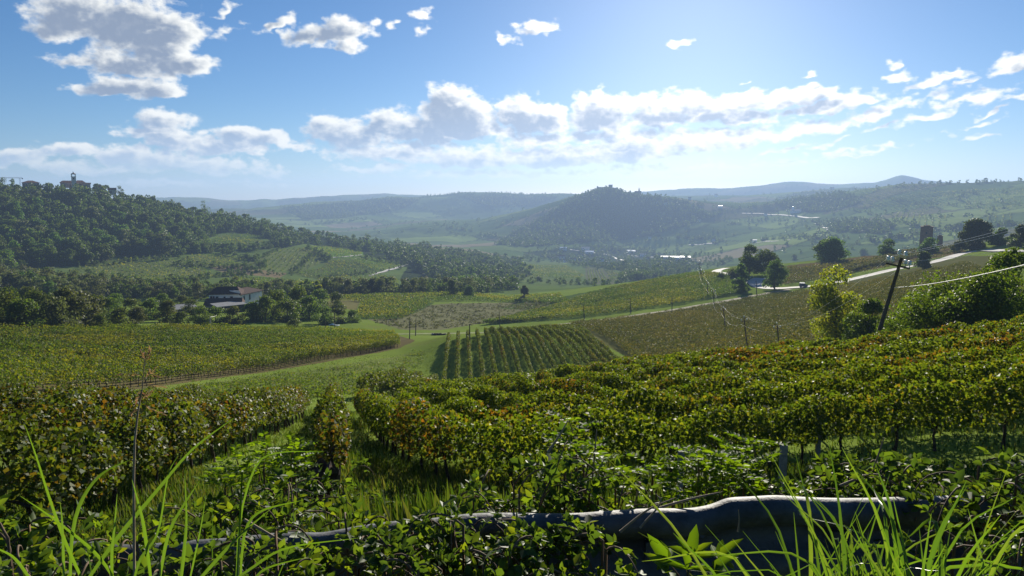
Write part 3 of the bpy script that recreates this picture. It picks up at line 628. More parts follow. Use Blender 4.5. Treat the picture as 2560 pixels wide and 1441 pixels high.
# vineyards on the hillsides across the valley: far past counting
FARV = [  # pixel outline, row direction in pixels, spacing, nearest, farthest
 ([(190,668),(330,655),(470,650),(540,690),(480,705),(330,715),(230,690)], (380,662,440,690), 4.4, 400, 800),
 ([(470,640),(560,635),(640,650),(600,672),(430,660)], (500,640,560,662), 4.4, 400, 900),
 ([(290,655),(300,640),(430,628),(435,645)], (360,634,358,652), 4.2, 400, 900),
 ([(520,600),(580,585),(660,590),(650,620),(560,628),(500,618)], (540,600,600,618), 4.6, 500, 1000),
 ([(610,665),(700,622),(770,622),(815,652),(760,678),(650,680)], (645,674,700,632), 4.6, 400, 1000),
 ([(720,682),(800,672),(830,650),(900,655),(940,675),(900,690),(820,702),(770,695)], (820,660,890,690), 4.4, 400, 1000),
 ([(755,615),(820,618),(905,632),(905,644),(820,647),(790,632)], (780,620,880,642), 4.4, 400, 1200),
 ([(870,645),(960,653),(1010,665),(950,682),(910,668)], (880,650,980,672), 4.4, 400, 1200),
 ([(860,692),(930,683),(1000,700),(990,722),(880,718)], (880,690,960,718), 4.4, 400, 1200),
 ([(560,690),(700,700),(800,706),(760,722),(620,712)], (600,695,700,715), 4.2, 350, 1200),
 ([(-100,668),(120,676),(230,700),(180,712),(-100,705)], (0,680,90,705), 3.0, 350, 900),
 ([(1290,650),(1400,655),(1460,690),(1440,712),(1300,705)], (1300,665,1440,690), 3.5, 500, 1600),
 ([(1464,667),(1503,671),(1530,713),(1468,710)], (1482,670,1494,710), 4.0, 500, 1600),
 ([(1508,672),(1558,690),(1545,714),(1534,712)], (1515,674,1555,700), 3.6, 500, 1600),
 ([(2130,470),(2300,462),(2420,500),(2300,540),(2160,520)], (2200,480,2330,520), 12, 1100, 3000),
 ([(2230,530),(2380,540),(2330,572),(2240,560)], (2300,535,2296,565), 11, 900, 3000),
 ([(2440,545),(2540,530),(2535,565),(2450,570)], (2490,540,2485,565), 11, 900, 3000),
 ([(1820,502),(1910,488),(1930,496),(1840,524),(1800,520)], (1820,518,1920,492), 11, 900, 3000),
 ([(2330,480),(2560,470),(2560,520),(2450,530)], (2380,490,2540,500), 12, 1100, 3000),
]
def far_vineyards():
    Vs, Fs, off = [], [], 0
    for q, (poly, (ax, ay, bx, by), sp, r0, r1) in enumerate(FARV):
        a = hit1(ax, ay, 300); b = hit1(bx, by, 300)
        if np.isnan(a[0]) or np.isnan(b[0]): continue
        c = (a + b)[:2]/2; d = (b - a)[:2]; d /= np.linalg.norm(d); n = np.array((-d[1], d[0]))
        ext = 160 if r0 < 900 else 420
        for i in range(-int(ext/sp), int(ext/sp)):
            s = np.linspace(-ext, ext, 160); xy = c + n*sp*i + s[:, None]*d; z = Hgt(*xy.T); px, py = proj(xy[:, 0], xy[:, 1], z); r = np.hypot(*xy.T)
            ok = inpoly(px, py, poly) & (r > r0) & (r < r1)
            if ok.sum() < 4: continue
            ii = np.nonzero(ok)[0]; P, L = resample(np.c_[xy, z][ii[0]:ii[-1]+1], 4.0)
            big = sp > 6
            V, F = vine_leaves(P, L, 2.0 if not big else 0.8, 0.9 if not big else 1.9, 0.2, 1.5 if not big else 2.2, 0.4 if not big else 0.9, 1000+q*300+i, 0.2, 4)
            Vs.append(V); Fs.append(F + off); off += len(V)
    o = link("distant_vineyard_rows", mesh_np("distant_vineyard_rows", np.vstack(Vs), np.vstack(Fs)), None, M_MF); tag(o, "striped vineyards on the slopes across the valley", None, None, 'stuff')
far_vineyards()
# ------------------------------------------------------------------ trees, bushes, woods
WOODM = plain("tree_bark", (0.09, 0.07, 0.055), 0.9, 0.1, 0, 0.4, 6, 0.5)
TG = [(0.035,0.070,0.015),(0.055,0.100,0.021),(0.080,0.130,0.028),(0.115,0.165,0.038)]
M_TREE = leafmat("tree_leaf", TG, 0.40, 0.6, 0.1, (1.6,1.5,0.4), objvar=0.5)
M_WOOD = leafmat("woodland_leaf", TG, 0.38, 0.6, 0.1, (1.6,1.5,0.4), [(0.085,0.12,0.035),(0.06,0.09,0.03),(0.11,0.13,0.04)], 0.02, (0.5, 0.7))
M_BUSH = leafmat("bush_leaf", [(0.035,0.065,0.014),(0.06,0.095,0.02),(0.09,0.125,0.028),(0.12,0.145,0.035)], 0.40, 0.6, 0.1, (1.7,1.6,0.4), objvar=0.3)
M_YEL = leafmat("yellow_leaf", [(0.09,0.13,0.014),(0.13,0.17,0.018),(0.17,0.19,0.02),(0.075,0.11,0.014)], 0.55, 0.55, 0.12, (2.0,1.9,0.3), [(0.22,0.22,0.02),(0.19,0.21,0.02)], 0.5, (0.5, 0.66))
M_ROB = leafmat("locust_leaf", [(0.038,0.075,0.012),(0.058,0.10,0.016),(0.082,0.13,0.02),(0.11,0.145,0.025)], 0.48, 0.55, 0.12, (1.9,1.8,0.35))
M_OLIVE = leafmat("willow_leaf", [(0.075,0.095,0.045),(0.10,0.12,0.055),(0.13,0.145,0.07)], 0.38, 0.6, 0.1, (1.5,1.5,0.6), objvar=0.25)
def crown(G, H, Wd, n, size, base=0.25, lobes=16, flat=1.0, shell=0.75, droop=0.0, top=0.0):
    """leaf cloud made of many unequal lobes -> V, F and the lobe centres"""
    L = []
    for k in range(lobes):
        u = G.random(); zf = base + (1-base)*u
        prof = math.sin(math.pi*min(1, (0.12 + 0.88*u)))**0.6 if top == 0 else (1-u)**0.55*0.95 + 0.08
        rr = Wd/2*prof*math.sqrt(G.random())*0.80; a = G.random()*6.283
        rad = Wd*(0.13 + 0.15*G.random())*(1 if top == 0 else 0.75)
        L.append((rr*math.cos(a), rr*math.sin(a), H*zf - rad*0.6, rad))
    L = np.array(L); w = L[:, 3]**2; pick = G.choice(lobes, n, p=w/w.sum())
    D = unit(G.normal(size=(n, 3))); D[:, 2] = np.where(D[:, 2] < -0.55, -D[:, 2]*0.5, D[:, 2])
    rad = L[pick, 3]*(shell + (1.12-shell)*G.random(n)**0.7)*(0.82 + 0.36*vnoise(D[:, 0]*2.5+pick*7.3, D[:, 1]*2.5 + D[:, 2]*3.1, 5))
    C = L[pick, :3] + D*rad[:, None]*np.array((1, 1, 0.85*flat)); C[:, 2] = np.maximum(C[:, 2] - droop*np.hypot(C[:, 0], C[:, 1])**1.5*0.05, H*base*0.4)
    N = D*0.8 + G.normal(size=(n, 3))*0.65
    V, F = leaves(C, N, size*(0.6 + 0.8*G.random(n)), 0.85, 0.15, G)
    return V, F, L
def trunk_np(G, H, r, lobes, base=0.25, nlimb=6, sides=7, lean=0.0):
    b = MB(); p = [(0, 0, -0.5)]; x = y = 0; top = H*0.72
    for k in range(1, 6): x += G.normal()*H*.012 + lean*H*.03; y += G.normal()*H*.012; p.append((x, y, top*k/5))
    b.tube(p, [r*1.35, r, r*.85, r*.7, r*.5, r*.25], sides)
    for k in G.choice(len(lobes), min(nlimb, len(lobes)), replace=False):
        e = lobes[k]; f = 1 + min(3, int(4*max(0.0, min(.9, e[2]/H*.8)))); s = np.array(p[min(f, 4)]); m = s*.5 + e[:3]*.5 + np.array((0, 0, H*.03))
        b.tube([s, m, e[:3]], [r*.42, r*.28, r*.1], 5)
    return b
def tree_meshes(seed, H, Wd, n, size, m, r=None, **kw):
    G = np.random.default_rng(seed); nl = kw.pop('nlimb', 6)
    V, F, L = crown(G, H, Wd, n, size, **kw)
    b = trunk_np(G, H, r or H*0.022, L, nlimb=nl)
    t = bpy.data.meshes.new("trunk"); t.from_pydata(b.v, [], b.f); t.polygons.foreach_set('use_smooth', b.sm); t.materials.append(WOODM); t.update()
    c = mesh_np("crown", V, F); c.materials.append(m)
    return c, t
def place(name, meshes, loc, label, cat, group=None, scale=1.0, rz=0.0, sz=None):
    root = tag(empty(name, tuple(loc), rz), label, cat, group); root.scale = (scale, scale, sz or scale)
    link("crown", meshes[0], root); link("trunk", meshes[1], root); return root
def scatter(poly, n, r0, r1, dmin, seed):
    """ground points seen inside a pixel outline, thinned to a minimum real spacing"""
    G = np.random.default_rng(seed); P = np.array(poly, float); lo, hi = P.min(0), P.max(0); out = []; seen = {}
    px = lo[0] + G.random(n*3)*(hi[0]-lo[0]); py = lo[1] + G.random(n*3)*(hi[1]-lo[1]); ok = inpoly(px, py, poly)
    for p in hit(px[ok][:n], py[ok][:n], 60):
        if np.isnan(p[0]): continue
        r = math.hypot(p[0], p[1])
        if r < r0 or r > r1: continue
        key = (int(p[0]/dmin), int(p[1]/dmin))
        if key in seen: continue
        seen[key] = 1; out.append(p)
    return out
# --- the woods: every tree first as (point, height, width, kind); the largest in view become objects, the rest one woodland
WOODS = [ # outline, tries, nearest, farthest, spacing, height range, species
 ([(-60,482),(150,478),(250,482),(380,510),(520,540),(640,566),(700,578),(660,586),(560,580),(500,600),(420,640),(300,640),(240,662),(120,668),(-60,692)], 2600, 480, 1150, 7, (6, 16), 0),
 ([(640,566),(760,586),(900,602),(1150,632),(1290,648),(1330,690),(1200,706),(1100,704),(1050,690),(1040,668),(970,648),(905,632),(820,615),(760,612),(700,620),(660,590)], 950, 480, 1400, 7, (5, 14), 0),
 ([(-60,715),(60,706),(130,708),(220,728),(300,732),(330,744),(200,756),(-60,742)], 260, 330, 800, 6, (6, 11), 2),
 ([(230,735),(330,728),(500,730),(560,728),(640,732),(720,734),(800,730),(820,742),(640,748),(430,750),(300,746)], 420, 330, 800, 5, (4, 8.5), 2),
 ([(800,732),(900,730),(1000,728),(1060,722),(1180,716),(1290,704),(1300,724),(1190,736),(1120,734),(950,738),(810,743)], 420, 370, 900, 5.5, (4, 9.5), 2),
 ([(1290,640),(1420,640),(1560,618),(1700,632),(1800,640),(1840,650),(1760,678),(1650,690),(1560,690),(1450,665),(1330,655)], 420, 600, 2200, 14, (5, 9), 0),
 ([(1560,690),(1660,690),(1740,680),(1600,705),(1545,716)], 160, 600, 2000, 8, (8, 12), 0),
 ([(460,612),(510,602),(530,622),(490,636)], 40, 480, 900, 5, (8, 11), 1),
]
LINES = [ # hedges and tree lines: pixel polyline, count, min distance, height range
 ([(430,640),(520,628),(640,626),(720,612)], 60, 480, (5, 9)), ([(600,668),(650,684),(720,690)], 16, 400, (2, 5)), ([(800,700),(860,690),(930,683),(1010,668)], 30, 400, (2, 5)),
 ([(770,620),(800,640),(825,652)], 20, 480, (4, 8)), ([(200,668),(330,656),(470,648)], 24, 400, (2, 5)), ([(480,705),(560,690),(620,690)], 26, 350, (3, 6)),
 ([(430,662),(520,668),(600,673),(650,682)], 34, 400, (2.5, 6)), ([(555,632),(610,648),(640,652),(655,672)], 26, 420, (3, 7)), ([(735,684),(760,662),(775,640)], 20, 420, (3, 6)), ([(640,652),(700,624)], 14, 420, (3, 6)), ([(330,715),(430,707),(480,706)], 22, 350, (2.5, 5)), ([(905,646),(960,655),(1012,664)], 20, 420, (3, 6)), ([(230,690),(300,700),(330,714)], 16, 350, (3, 6)),
 ([(1200,640),(1290,650),(1400,655),(1465,668)], 30, 600, (5, 9)), ([(1300,705),(1440,713),(1540,716)], 30, 500, (4, 8)),
]
def wood_trees():
    rec = []; G = np.random.default_rng(5)
    for q, (poly, n, r0, r1, dm, (h0, h1), sp) in enumerate(WOODS):
        for p in scatter(poly, n, r0, r1, dm, 50+q): rec.append((p, h0 + (h1-h0)*G.random(), 0.7 + 0.7*G.random(), sp if G.random() < .72 else int(G.integers(3)), q))
    for q, (pl, n, r0, (h0, h1)) in enumerate(LINES):
        P = np.array(pl, float); t = np.linspace(0, len(P)-1, n); xs = np.interp(t, range(len(P)), P[:, 0]) + G.normal(size=n)*4; ys = np.interp(t, range(len(P)), P[:, 1]) + G.normal(size=n)*1.5
        for p in hit(xs, ys, r0):
            if not np.isnan(p[0]): rec.append((p, h0 + (h1-h0)*G.random(), 0.9 + 0.4*G.random(), 0, 100+q))
    return rec
VAR = {sp: [tree_meshes(600 + 10*sp + k, 10.0, (7.5, 9.0, 8.5)[sp], 900, 0.74, (M_TREE, M_TREE, M_OLIVE)[sp], base=(0.18, 0.1, 0.12)[sp], lobes=13 + 2*k, nlimb=3) for k in range(5)] for sp in (0, 1, 2)}
def arr(me):
    v = np.empty(len(me.vertices)*3, np.float32); me.vertices.foreach_get('co', v); f = np.empty(len(me.loops), np.int32); me.loops.foreach_get('vertex_index', f); return v.reshape(-1, 3), f.reshape(-1, 4)
REC = wood_trees()
REC.sort(key=lambda q: -q[1]/np.linalg.norm(q[0]))
WLAB = {0: ("broadleaf tree in the dark wood below the hilltop church", "trees of the church hill wood"), 1: ("broadleaf tree on the wooded spur running down from the church hill", "trees of the wooded spur"),
 2: ("leafy tree at the far left foot of the church hill", "trees at the foot of the hill"), 3: ("leafy tree in the belt behind the white farmhouse", "trees behind the farmhouse"),
 4: ("leafy tree in the belt beyond the brown and green fields", "trees beyond the middle fields"), 5: ("tree on the hazy valley floor around the village", "valley floor trees"), 6: ("tree beside the small striped field in the valley", "trees by the striped field"), 7: ("rounded tree between the hillside vineyards", "trees between hillside vineyards")}
def build_woods():
    G = random.Random(3); n = 0; Vs, Fs, off = [], [], 0; lowv = []
    for k in range(6):
        g = np.random.default_rng(700+k); V, F, L = crown(g, 10, 8.2, 230, 1.25, base=0.08, lobes=10); lowv.append((V, F))
    for (p, h, w, sp, q) in REC:
        if n < 285:
            lab, grp = WLAB.get(q, ("hedgerow tree between the hillside vineyards", "hedgerow trees on the hill"))
            m = VAR[sp][G.randrange(5)]; s = h/10
            r = place("broadleaf_tree", m, p, lab, "tree", grp, s*w, G.uniform(0, 6.28), s); n += 1
        else:
            V, F = lowv[G.randrange(6)]; a = G.uniform(0, 6.28); c, s_ = math.cos(a), math.sin(a); k = h/10
            X = V[:, 0]*c - V[:, 1]*s_; Y = V[:, 0]*s_ + V[:, 1]*c
            Vs.append(np.stack([X*k*w, Y*k*w, V[:, 2]*k], 1) + p); Fs.append(F + off); off += len(V)
    # far slopes: thousands of crowns a few pixels high
    far = []; g = np.random.default_rng(77)
    V0, F0, _ = crown(g, 10, 9, 34, 3.0, base=0.05, lobes=7); V1, F1, _ = crown(g, 10, 9, 34, 3.0, base=0.05, lobes=7)
    pts = []
    for q, poly in enumerate(FARWOOD): pts += scatter(poly, (2600, 900, 700, 500, 220, 400)[q], 1000, 5000, 11, 80+q)
    pts += scatter([(540,520),(980,494),(1300,484),(1650,492),(2100,478),(2300,458),(2560,452),(2560,600),(2200,640),(1700,640),(1250,600),(900,590)], 480, 1100, 5200, 16, 95)
    for p in pts: far.append((p, 6 + 7*g.random()))
    # skyline trees along the right and middle crests, clumps and hedges on the far fields
    for (pl, n2, h0, h1) in [([(2300,458),(2430,454),(2560,448)], 60, 5, 14), ([(1050,489),(1150,481),(1250,480),(1400,485)], 110, 6, 13), ([(2130,470),(2240,463),(2310,456)], 40, 6, 12), ([(1400,510),(1480,478),(1530,472),(1590,486),(1650,492),(1760,512)], 120, 6, 13), ([(1750,509),(1850,517),(1950,505),(2100,482)], 60, 5, 11),
        ([(2120,520),(2200,540),(2330,575),(2420,560)], 50, 5, 10), ([(1810,560),(1900,545),(2000,552),(2110,548)], 60, 5, 9), ([(2170,600),(2300,590),(2400,570),(2560,560)], 90, 6, 12), ([(1880,600),(2000,590),(2100,598)], 60, 5, 11), ([(2190,490),(2300,500),(2450,520)], 40, 4, 8), ([(760,560),(900,545),(1100,560),(1250,590)], 100, 6, 12), ([(1660,570),(1760,545),(1830,520)], 50, 5, 10), ([(1560,610),(1700,590),(1800,600)], 60, 6, 12)]:
        P = np.array(pl, float); t = np.sort(g.random(n2))*(len(P)-1); xs = np.interp(t, range(len(P)), P[:, 0]); ys = np.interp(t, range(len(P)), P[:, 1]) + 2 + np.abs(g.normal(size=n2))*2.0
        for p in hit(xs, ys, 900):
            if not np.isnan(p[0]): far.append((p, h0 + (h1-h0)*g.random()**1.5))
    for (p, h) in far:
        V, F = (V0, F0) if g.random() < .5 else (V1, F1); k = h/10; a = g.random()*6.28; c, s_ = math.cos(a), math.sin(a); w = 0.8 + 0.5*g.random()
        Vs.append(np.stack([(V[:, 0]*c - V[:, 1]*s_)*k*w, (V[:, 0]*s_ + V[:, 1]*c)*k*w, V[:, 2]*k], 1) + p); Fs.append(F + off); off += len(V)
    me = mesh_np("woodland", np.vstack(Vs), np.vstack(Fs)); o = link("woodland", me, None, M_WOOD); tag(o, "mixed woods and hedges covering the hills", None, None, 'stuff')
build_woods()
# --- nearer bushes left of and around the farmhouse
BV = [tree_meshes(800+k, 6.0, 6.4, 3200, 0.34, M_BUSH, base=0.02, lobes=18+k, nlimb=4) for k in range(5)]
BY = [tree_meshes(810+k, 6.0, 5.6, 3000, 0.32, M_OLIVE, base=0.04, lobes=16, nlimb=4) for k in range(2)]
BUSHES = [ # px, py of the foot, height, width factor, look, label
 (15,832,7.5,1.1,0),(60,834,7,1.0,0),(95,812,8,1.1,0),(130,832,8,1.0,1),(170,828,9,1.0,1),(210,822,8.5,1.1,1),(245,800,7,1.0,0),(25,795,8,1.2,0),(70,780,8,1.2,0),(150,785,7.5,1.2,0),(215,785,7,1.2,1),(275,800,6.5,1.2,0),
 (255,832,4,1.0,0),(300,826,5,1.2,0),(345,822,5,1.1,1),(290,780,6,1.0,0),(330,790,5.5,1.2,0),(380,800,6,1.3,0),(420,806,6,1.2,0),(455,818,4,1.3,0),(500,815,5,1.2,0),(540,812,5,1.3,0),(585,812,5,1.2,0),(630,806,6,1.1,0),(665,806,8,0.9,0),(690,800,9,0.9,0),(720,806,7,1.2,0),(745,790,10,0.9,0),(775,800,8,1.1,0),(735,826,3,1.5,0),(810,812,5.5,1.2,0),(845,808,5,1.2,0),(880,806,4,1.3,0),(410,775,6,1.1,0),(455,772,5,1.2,0),(480,788,5,1.2,0),(800,772,8,1.1,0),(840,775,7,1.1,0),(705,768,7,1.1,0),(580,760,5,0.7,0)]
def bush_label(px, py, y):
    where = "at the left end above the broad field" if px < 260 else "on the field edge left of the farmhouse" if px < 440 else "in the scrub in front of the farmhouse" if px < 640 else "in the overgrown clump right of the farmhouse"
    return ("pale olive bushy tree " if y else "dense dark green bush ") + where
ORDER = {}
for q in sorted(BUSHES): ORDER.setdefault(bush_label(q[0], q[1], q[4]), []).append(q)
for k, (px, py, h, w, y) in enumerate(BUSHES):
    p = hit1(px, py, 120); s = h/6
    place("bush", (BY if y else BV)[k % (2 if y else 5)], p, bush_label(px, py, y) + f", {nth(ORDER[bush_label(px, py, y)].index((px, py, h, w, y)))} from left", "bush", "bushes around the farmhouse", s*w, (k*2.4) % 6.28, s)
# --- trees one can tell apart
def specimen(name, px, py, H, Wd, n, size, m, label, seed, rmin=60, **kw):
    p = hit1(px, py, rmin); return place(name, tree_meshes(seed, H, Wd, int(n*1.9), size*1.2, m, **kw), p, label, "tree")
def at_r(px, r):
    a = float(azt(px, 760)[0]); x, y = r*math.sin(a), r*math.cos(a); return np.array((x, y, float(Hgt(x, y))))
def specimen_r(name, px, dist, H, Wd, n, size, m, label, seed, **kw):
    return place(name, tree_meshes(seed, H, Wd, int(n*1.8), size*1.2, m, **kw), at_r(px, dist), label, "tree")
specimen_r("poplar_tree", 2092, 100, 11.2, 6.4, 5200, 0.21, M_YEL, "tall yellowing tree standing alone left of the leaning pole", 901, base=0.16, lobes=26, nlimb=12, r=0.20)
specimen_r("locust_tree", 2385, 66, 5.4, 8.6, 12000, 0.15, M_ROB, "wide light green feathery tree right of the leaning pole", 902, base=0.03, lobes=34, nlimb=12, r=0.14)
specimen_r("locust_tree", 2300, 72, 4.6, 5.0, 5000, 0.15, M_ROB, "lower feathery tree just behind the leaning pole", 903, base=0.03, lobes=22, nlimb=10, r=0.10)
specimen_r("locust_tree", 2480, 62, 4.8, 6.4, 8000, 0.15, M_ROB, "dense locust tree at the right frame edge above the vines", 904, base=0.03, lobes=26, nlimb=10, r=0.12)
specimen_r("locust_tree", 2180, 84, 5.2, 5.2, 5000, 0.17, M_ROB, "small bright tree between the yellowing tree and the pole", 905, base=0.02, lobes=20, nlimb=10, r=0.10)
specimen_r("oak_tree", 2520, 70, 7.2, 4.6, 2600, 0.17, M_ROB, "tall thin branched tree at the far right behind the cable", 906, base=0.12, lobes=24, nlimb=12, r=0.16)
specimen_r("hazel_bush", 2140, 96, 3.6, 4.6, 3000, 0.17, M_ROB, "low leafy bush at the foot of the yellowing tree", 907, base=0.0, lobes=16, nlimb=6, r=0.06)
specimen_r("hazel_bush", 2240, 60, 2.2, 4.2, 2600, 0.12, M_ROB, "low weedy bush at the foot of the leaning pole", 908, base=0.0, lobes=14, nlimb=6, r=0.05)
specimen("round_tree", 1937, 724, 13.0, 9.5, 3000, 0.42, M_TREE, "round tree on a clear trunk inside the road bend", 910, base=0.16, lobes=24)
specimen("cypress_bush", 1853, 726, 11.0, 8.5, 2600, 0.42, M_TREE, "dark cone-shaped tree left of the road bend", 911, base=0.0, lobes=22, top=1)
specimen("broadleaf_tree", 1872, 690, 15.0, 11.0, 3200, 0.48, M_TREE, "tallest tree of the clump above the road bend", 912, base=0.15, lobes=24)
specimen("broadleaf_tree", 1912, 688, 13.5, 12.0, 3200, 0.48, M_TREE, "broad tree behind the round tree at the road bend", 913, base=0.15, lobes=24)
specimen("broadleaf_tree", 1985, 650, 9.0, 9.5, 1800, 0.5, M_TREE, "small dark tree on the ridge above the brown vines", 914, base=0.05, lobes=16)
specimen("broadleaf_tree", 2082, 652, 12.5, 15.0, 4200, 0.55, M_TREE, "large spreading tree on the ridge behind the brown vines", 915, base=0.08, lobes=28)
specimen("broadleaf_tree", 2060, 652, 11.0, 11.0, 2400, 0.5, M_TREE, "lighter tree leaning on the large ridge tree", 916, base=0.05, lobes=20)
specimen("pine_tree", 2158, 640, 10.5, 12.0, 2400, 0.55, M_TREE, "hazy round tree right of the large ridge tree", 917, base=0.1, lobes=20)
specimen("broadleaf_tree", 2215, 640, 9.5, 10.0, 1800, 0.5, M_TREE, "bushy tree on the ridge left of the brick tower", 918, base=0.05, lobes=16)
specimen("broadleaf_tree", 2325, 634, 8.0, 10.0, 2000, 0.5, M_TREE, "low tree hiding the foot of the brick tower", 919, base=0.0, lobes=18)
specimen("oak_tree", 2440, 624, 14.0, 14.5, 5200, 0.6, M_TREE, "big dark oak on the skyline beside the upper road", 920, base=0.06, lobes=30)
specimen("broadleaf_tree", 2395, 632, 5.0, 8.5, 1500, 0.4, M_BUSH, "hedge bush at the roadside below the big oak", 921, base=0.0, lobes=14)
specimen("broadleaf_tree", 2500, 614, 8.0, 10.0, 2400, 0.5, M_TREE, "tree at the right edge behind the big oak", 922, base=0.05, lobes=18)
specimen("broadleaf_tree", 2552, 618, 8.5, 8.0, 2400, 0.5, M_TREE, "last tree at the right edge above the road", 923, base=0.08, lobes=18)
specimen("broadleaf_tree", 2306, 672, 6.5, 7.0, 1800, 0.4, M_TREE, "small tree standing beside the straight road", 924, base=0.2, lobes=16)
specimen("broadleaf_tree", 1130, 740, 8.5, 7.5, 2400, 0.4, M_TREE, "dark tree at the end of the brown field edge", 925, base=0.03, lobes=18, rmin=200)
specimen("broadleaf_tree", 1172, 742, 6.0, 7.0, 1600, 0.4, M_TREE, "smaller dark tree beside the one at the field edge", 926, base=0.03, lobes=16, rmin=200)
specimen("willow_tree", 1311, 752, 8.0, 5.0, 1800, 0.4, M_OLIVE, "lone feathery grey-green tree in the middle fields", 927, base=0.05, lobes=16, rmin=200)
specimen("hedge_bush", 1835, 692, 4.0, 8.0, 1400, 0.35, M_BUSH, "bright bush below the upper road piece", 928, base=0.0, lobes=14)
specimen("hedge_bush", 1805, 700, 3.5, 6.0, 1200, 0.35, M_BUSH, "small green bush left of the cone-shaped tree", 929, base=0.0, lobes=14)
specimen("poplar_tree", 795, 748, 9.0, 4.5, 1800, 0.38, M_YEL, "pale yellow-green tree behind the overgrown clump", 930, base=0.05, lobes=16, rmin=250)
for k, (px, py, h) in enumerate([(500,628,10),(515,630,9),(478,628,8)]):
    specimen("oak_tree", px, py, h, h*1.6, 1400, 0.6, M_TREE, f"{nth(k)} of three round trees among the hillside vineyards", 940+k, rmin=450, base=0.0, lobes=16)
# ------------------------------------------------------------------ buildings, roads, poles
WHITEW = plain("white_render", (0.72, 0.71, 0.68), 0.9, 0.1, 0, 0.10, 0.6); STONEW = plain("stone_wall", (0.36, 0.31, 0.26), 0.9, 0.1, 0, 0.2, 0.5); PINKW = plain("pink_render", (0.42, 0.32, 0.27), 0.9, 0.1, 0, 0.12, 0.4)
CREAMW = plain("cream_render", (0.62, 0.56, 0.45), 0.9, 0.1, 0, 0.12, 0.5); TILE = plain("brown_tile", (0.075, 0.045, 0.036), 0.95, 0.1, 0, 0.3, 3.0); REDT = plain("red_tile", (0.22, 0.10, 0.06), 0.9, 0.1, 0, 0.3, 2.0)
SHEET = plain("grey_sheet", (0.27, 0.27, 0.265), 0.9, 0.1, 0, 0.15, 1.0); WHSHEET = plain("white_sheet", (0.80, 0.82, 0.84), 0.35, 0.5, 0, 0.06, 0.5); DARKM = plain("dark_opening", (0.02, 0.02, 0.022), 0.6, 0.3, 0, 0.2, 2.0)
BRICK = plain("tower_brick", (0.20, 0.115, 0.085), 0.92, 0.1, 0, 0.25, 1.2, 0.3); SHUT = plain("brown_shutter", (0.10, 0.045, 0.03), 0.8, 0.2)
def at(px, py, r):
    x, y, z = pdir(px, py); k = r/math.hypot(x, y); return np.array((x*k, y*k, z*k))
def gable(name, label, A, B, depth, ze, rise, wm, rm, cat="house", group=None, wins=(), hip=0.0, over=0.5, zb=None, pent=False, chimney=None, extra=None):
    """house on a front line A-B (xy), eaves at ze, ridge parallel to the front; wins = (fraction along, height of sill below eaves, width, height)"""
    A = np.array(A[:2], float); B = np.array(B[:2], float); L = np.linalg.norm(B-A); d = (B-A)/L; n = np.array((-d[1], d[0]))
    if n@A < 0: n = -n
    c = (A+B)/2 + n*depth/2
    if zb is None: zb = float(Hgt(*c)) - 0.6
    root = tag(empty(name, (A[0], A[1], zb), math.atan2(d[1], d[0])), label, cat, group); h = ze - zb; s = 1.0 if n@np.array((-d[1], d[0])) > 0 else -1.0
    D = depth*s; w = MB()
    if pent: w.add([(0,0,0),(L,0,0),(L,D,0),(0,D,0),(0,0,h),(L,0,h),(L,D,h+rise),(0,D,h+rise)], [(0,1,5,4),(1,2,6,5),(2,3,7,6),(3,0,4,7)])
    elif hip: w.add([(0,0,0),(L,0,0),(L,D,0),(0,D,0),(0,0,h),(L,0,h),(L,D,h),(0,D,h)], [(0,1,5,4),(1,2,6,5),(2,3,7,6),(3,0,4,7)])
    else: w.add([(0,0,0),(L,0,0),(L,D,0),(0,D,0),(0,0,h),(L,0,h),(L,D,h),(0,D,h),(0,D/2,h+rise),(L,D/2,h+rise)], [(0,1,5,4),(2,3,7,6),(1,2,6,9,5),(3,0,4,8,7)])
    w.build("wall", wm, root)
    r = MB(); o = over; t = 0.16; so = s*o
    if pent: top = [(-o,-so,h-.05),(L+o,-so,h-.05),(L+o,D+so,h+rise+.05),(-o,D+so,h+rise+.05)]; V = top + [(x,y,z+t) for x,y,z in top]; r.add(V, [(0,1,2,3),(7,6,5,4),(0,4,5,1),(1,5,6,2),(2,6,7,3),(3,7,4,0)])
    else:
        k = hip*min(L/2-.1, depth/2); dz = rise*o/(depth/2)*0.6
        e = [(-o,-so,h-dz),(L+o,-so,h-dz),(L+o,D+so,h-dz),(-o,D+so,h-dz)]; g = [(-o+k*1.0 if hip else -o, D/2, h+rise),(L+o-k*1.0 if hip else L+o, D/2, h+rise)]
        V = [(x,y,z) for x,y,z in e+g] + [(x,y,z+t) for x,y,z in e+g]
        r.add(V, [(0,1,5,4),(2,3,4,5),(7,6,10,11),(9,8,11,10),(0,6,7,1),(2,8,9,3),(1,7,8,2),(3,9,6,0),(1,2,5),(3,0,4),(7,11,8),(9,10,6)])
    ro = r.build("roof", rm, root)
    if chimney: MB().box((L*chimney, D*0.4, h+rise*0.9), (0.7, 0.7, 1.8)).box((L*chimney, D*0.4, h+rise*0.9+.95), (0.9, 0.9, 0.15)).build("chimney", wm, ro)
    for (f, zt, ww, wh) in wins:
        MB().box((L*f, -s*0.03, h - zt - wh/2), (ww, 0.10, wh)).box((L*f, -s*0.05, h-zt-wh-.06), (ww+.3, 0.2, 0.12)).build("window", DARKM, root)
    if extra: extra(root, L, D, h, s)
    return root
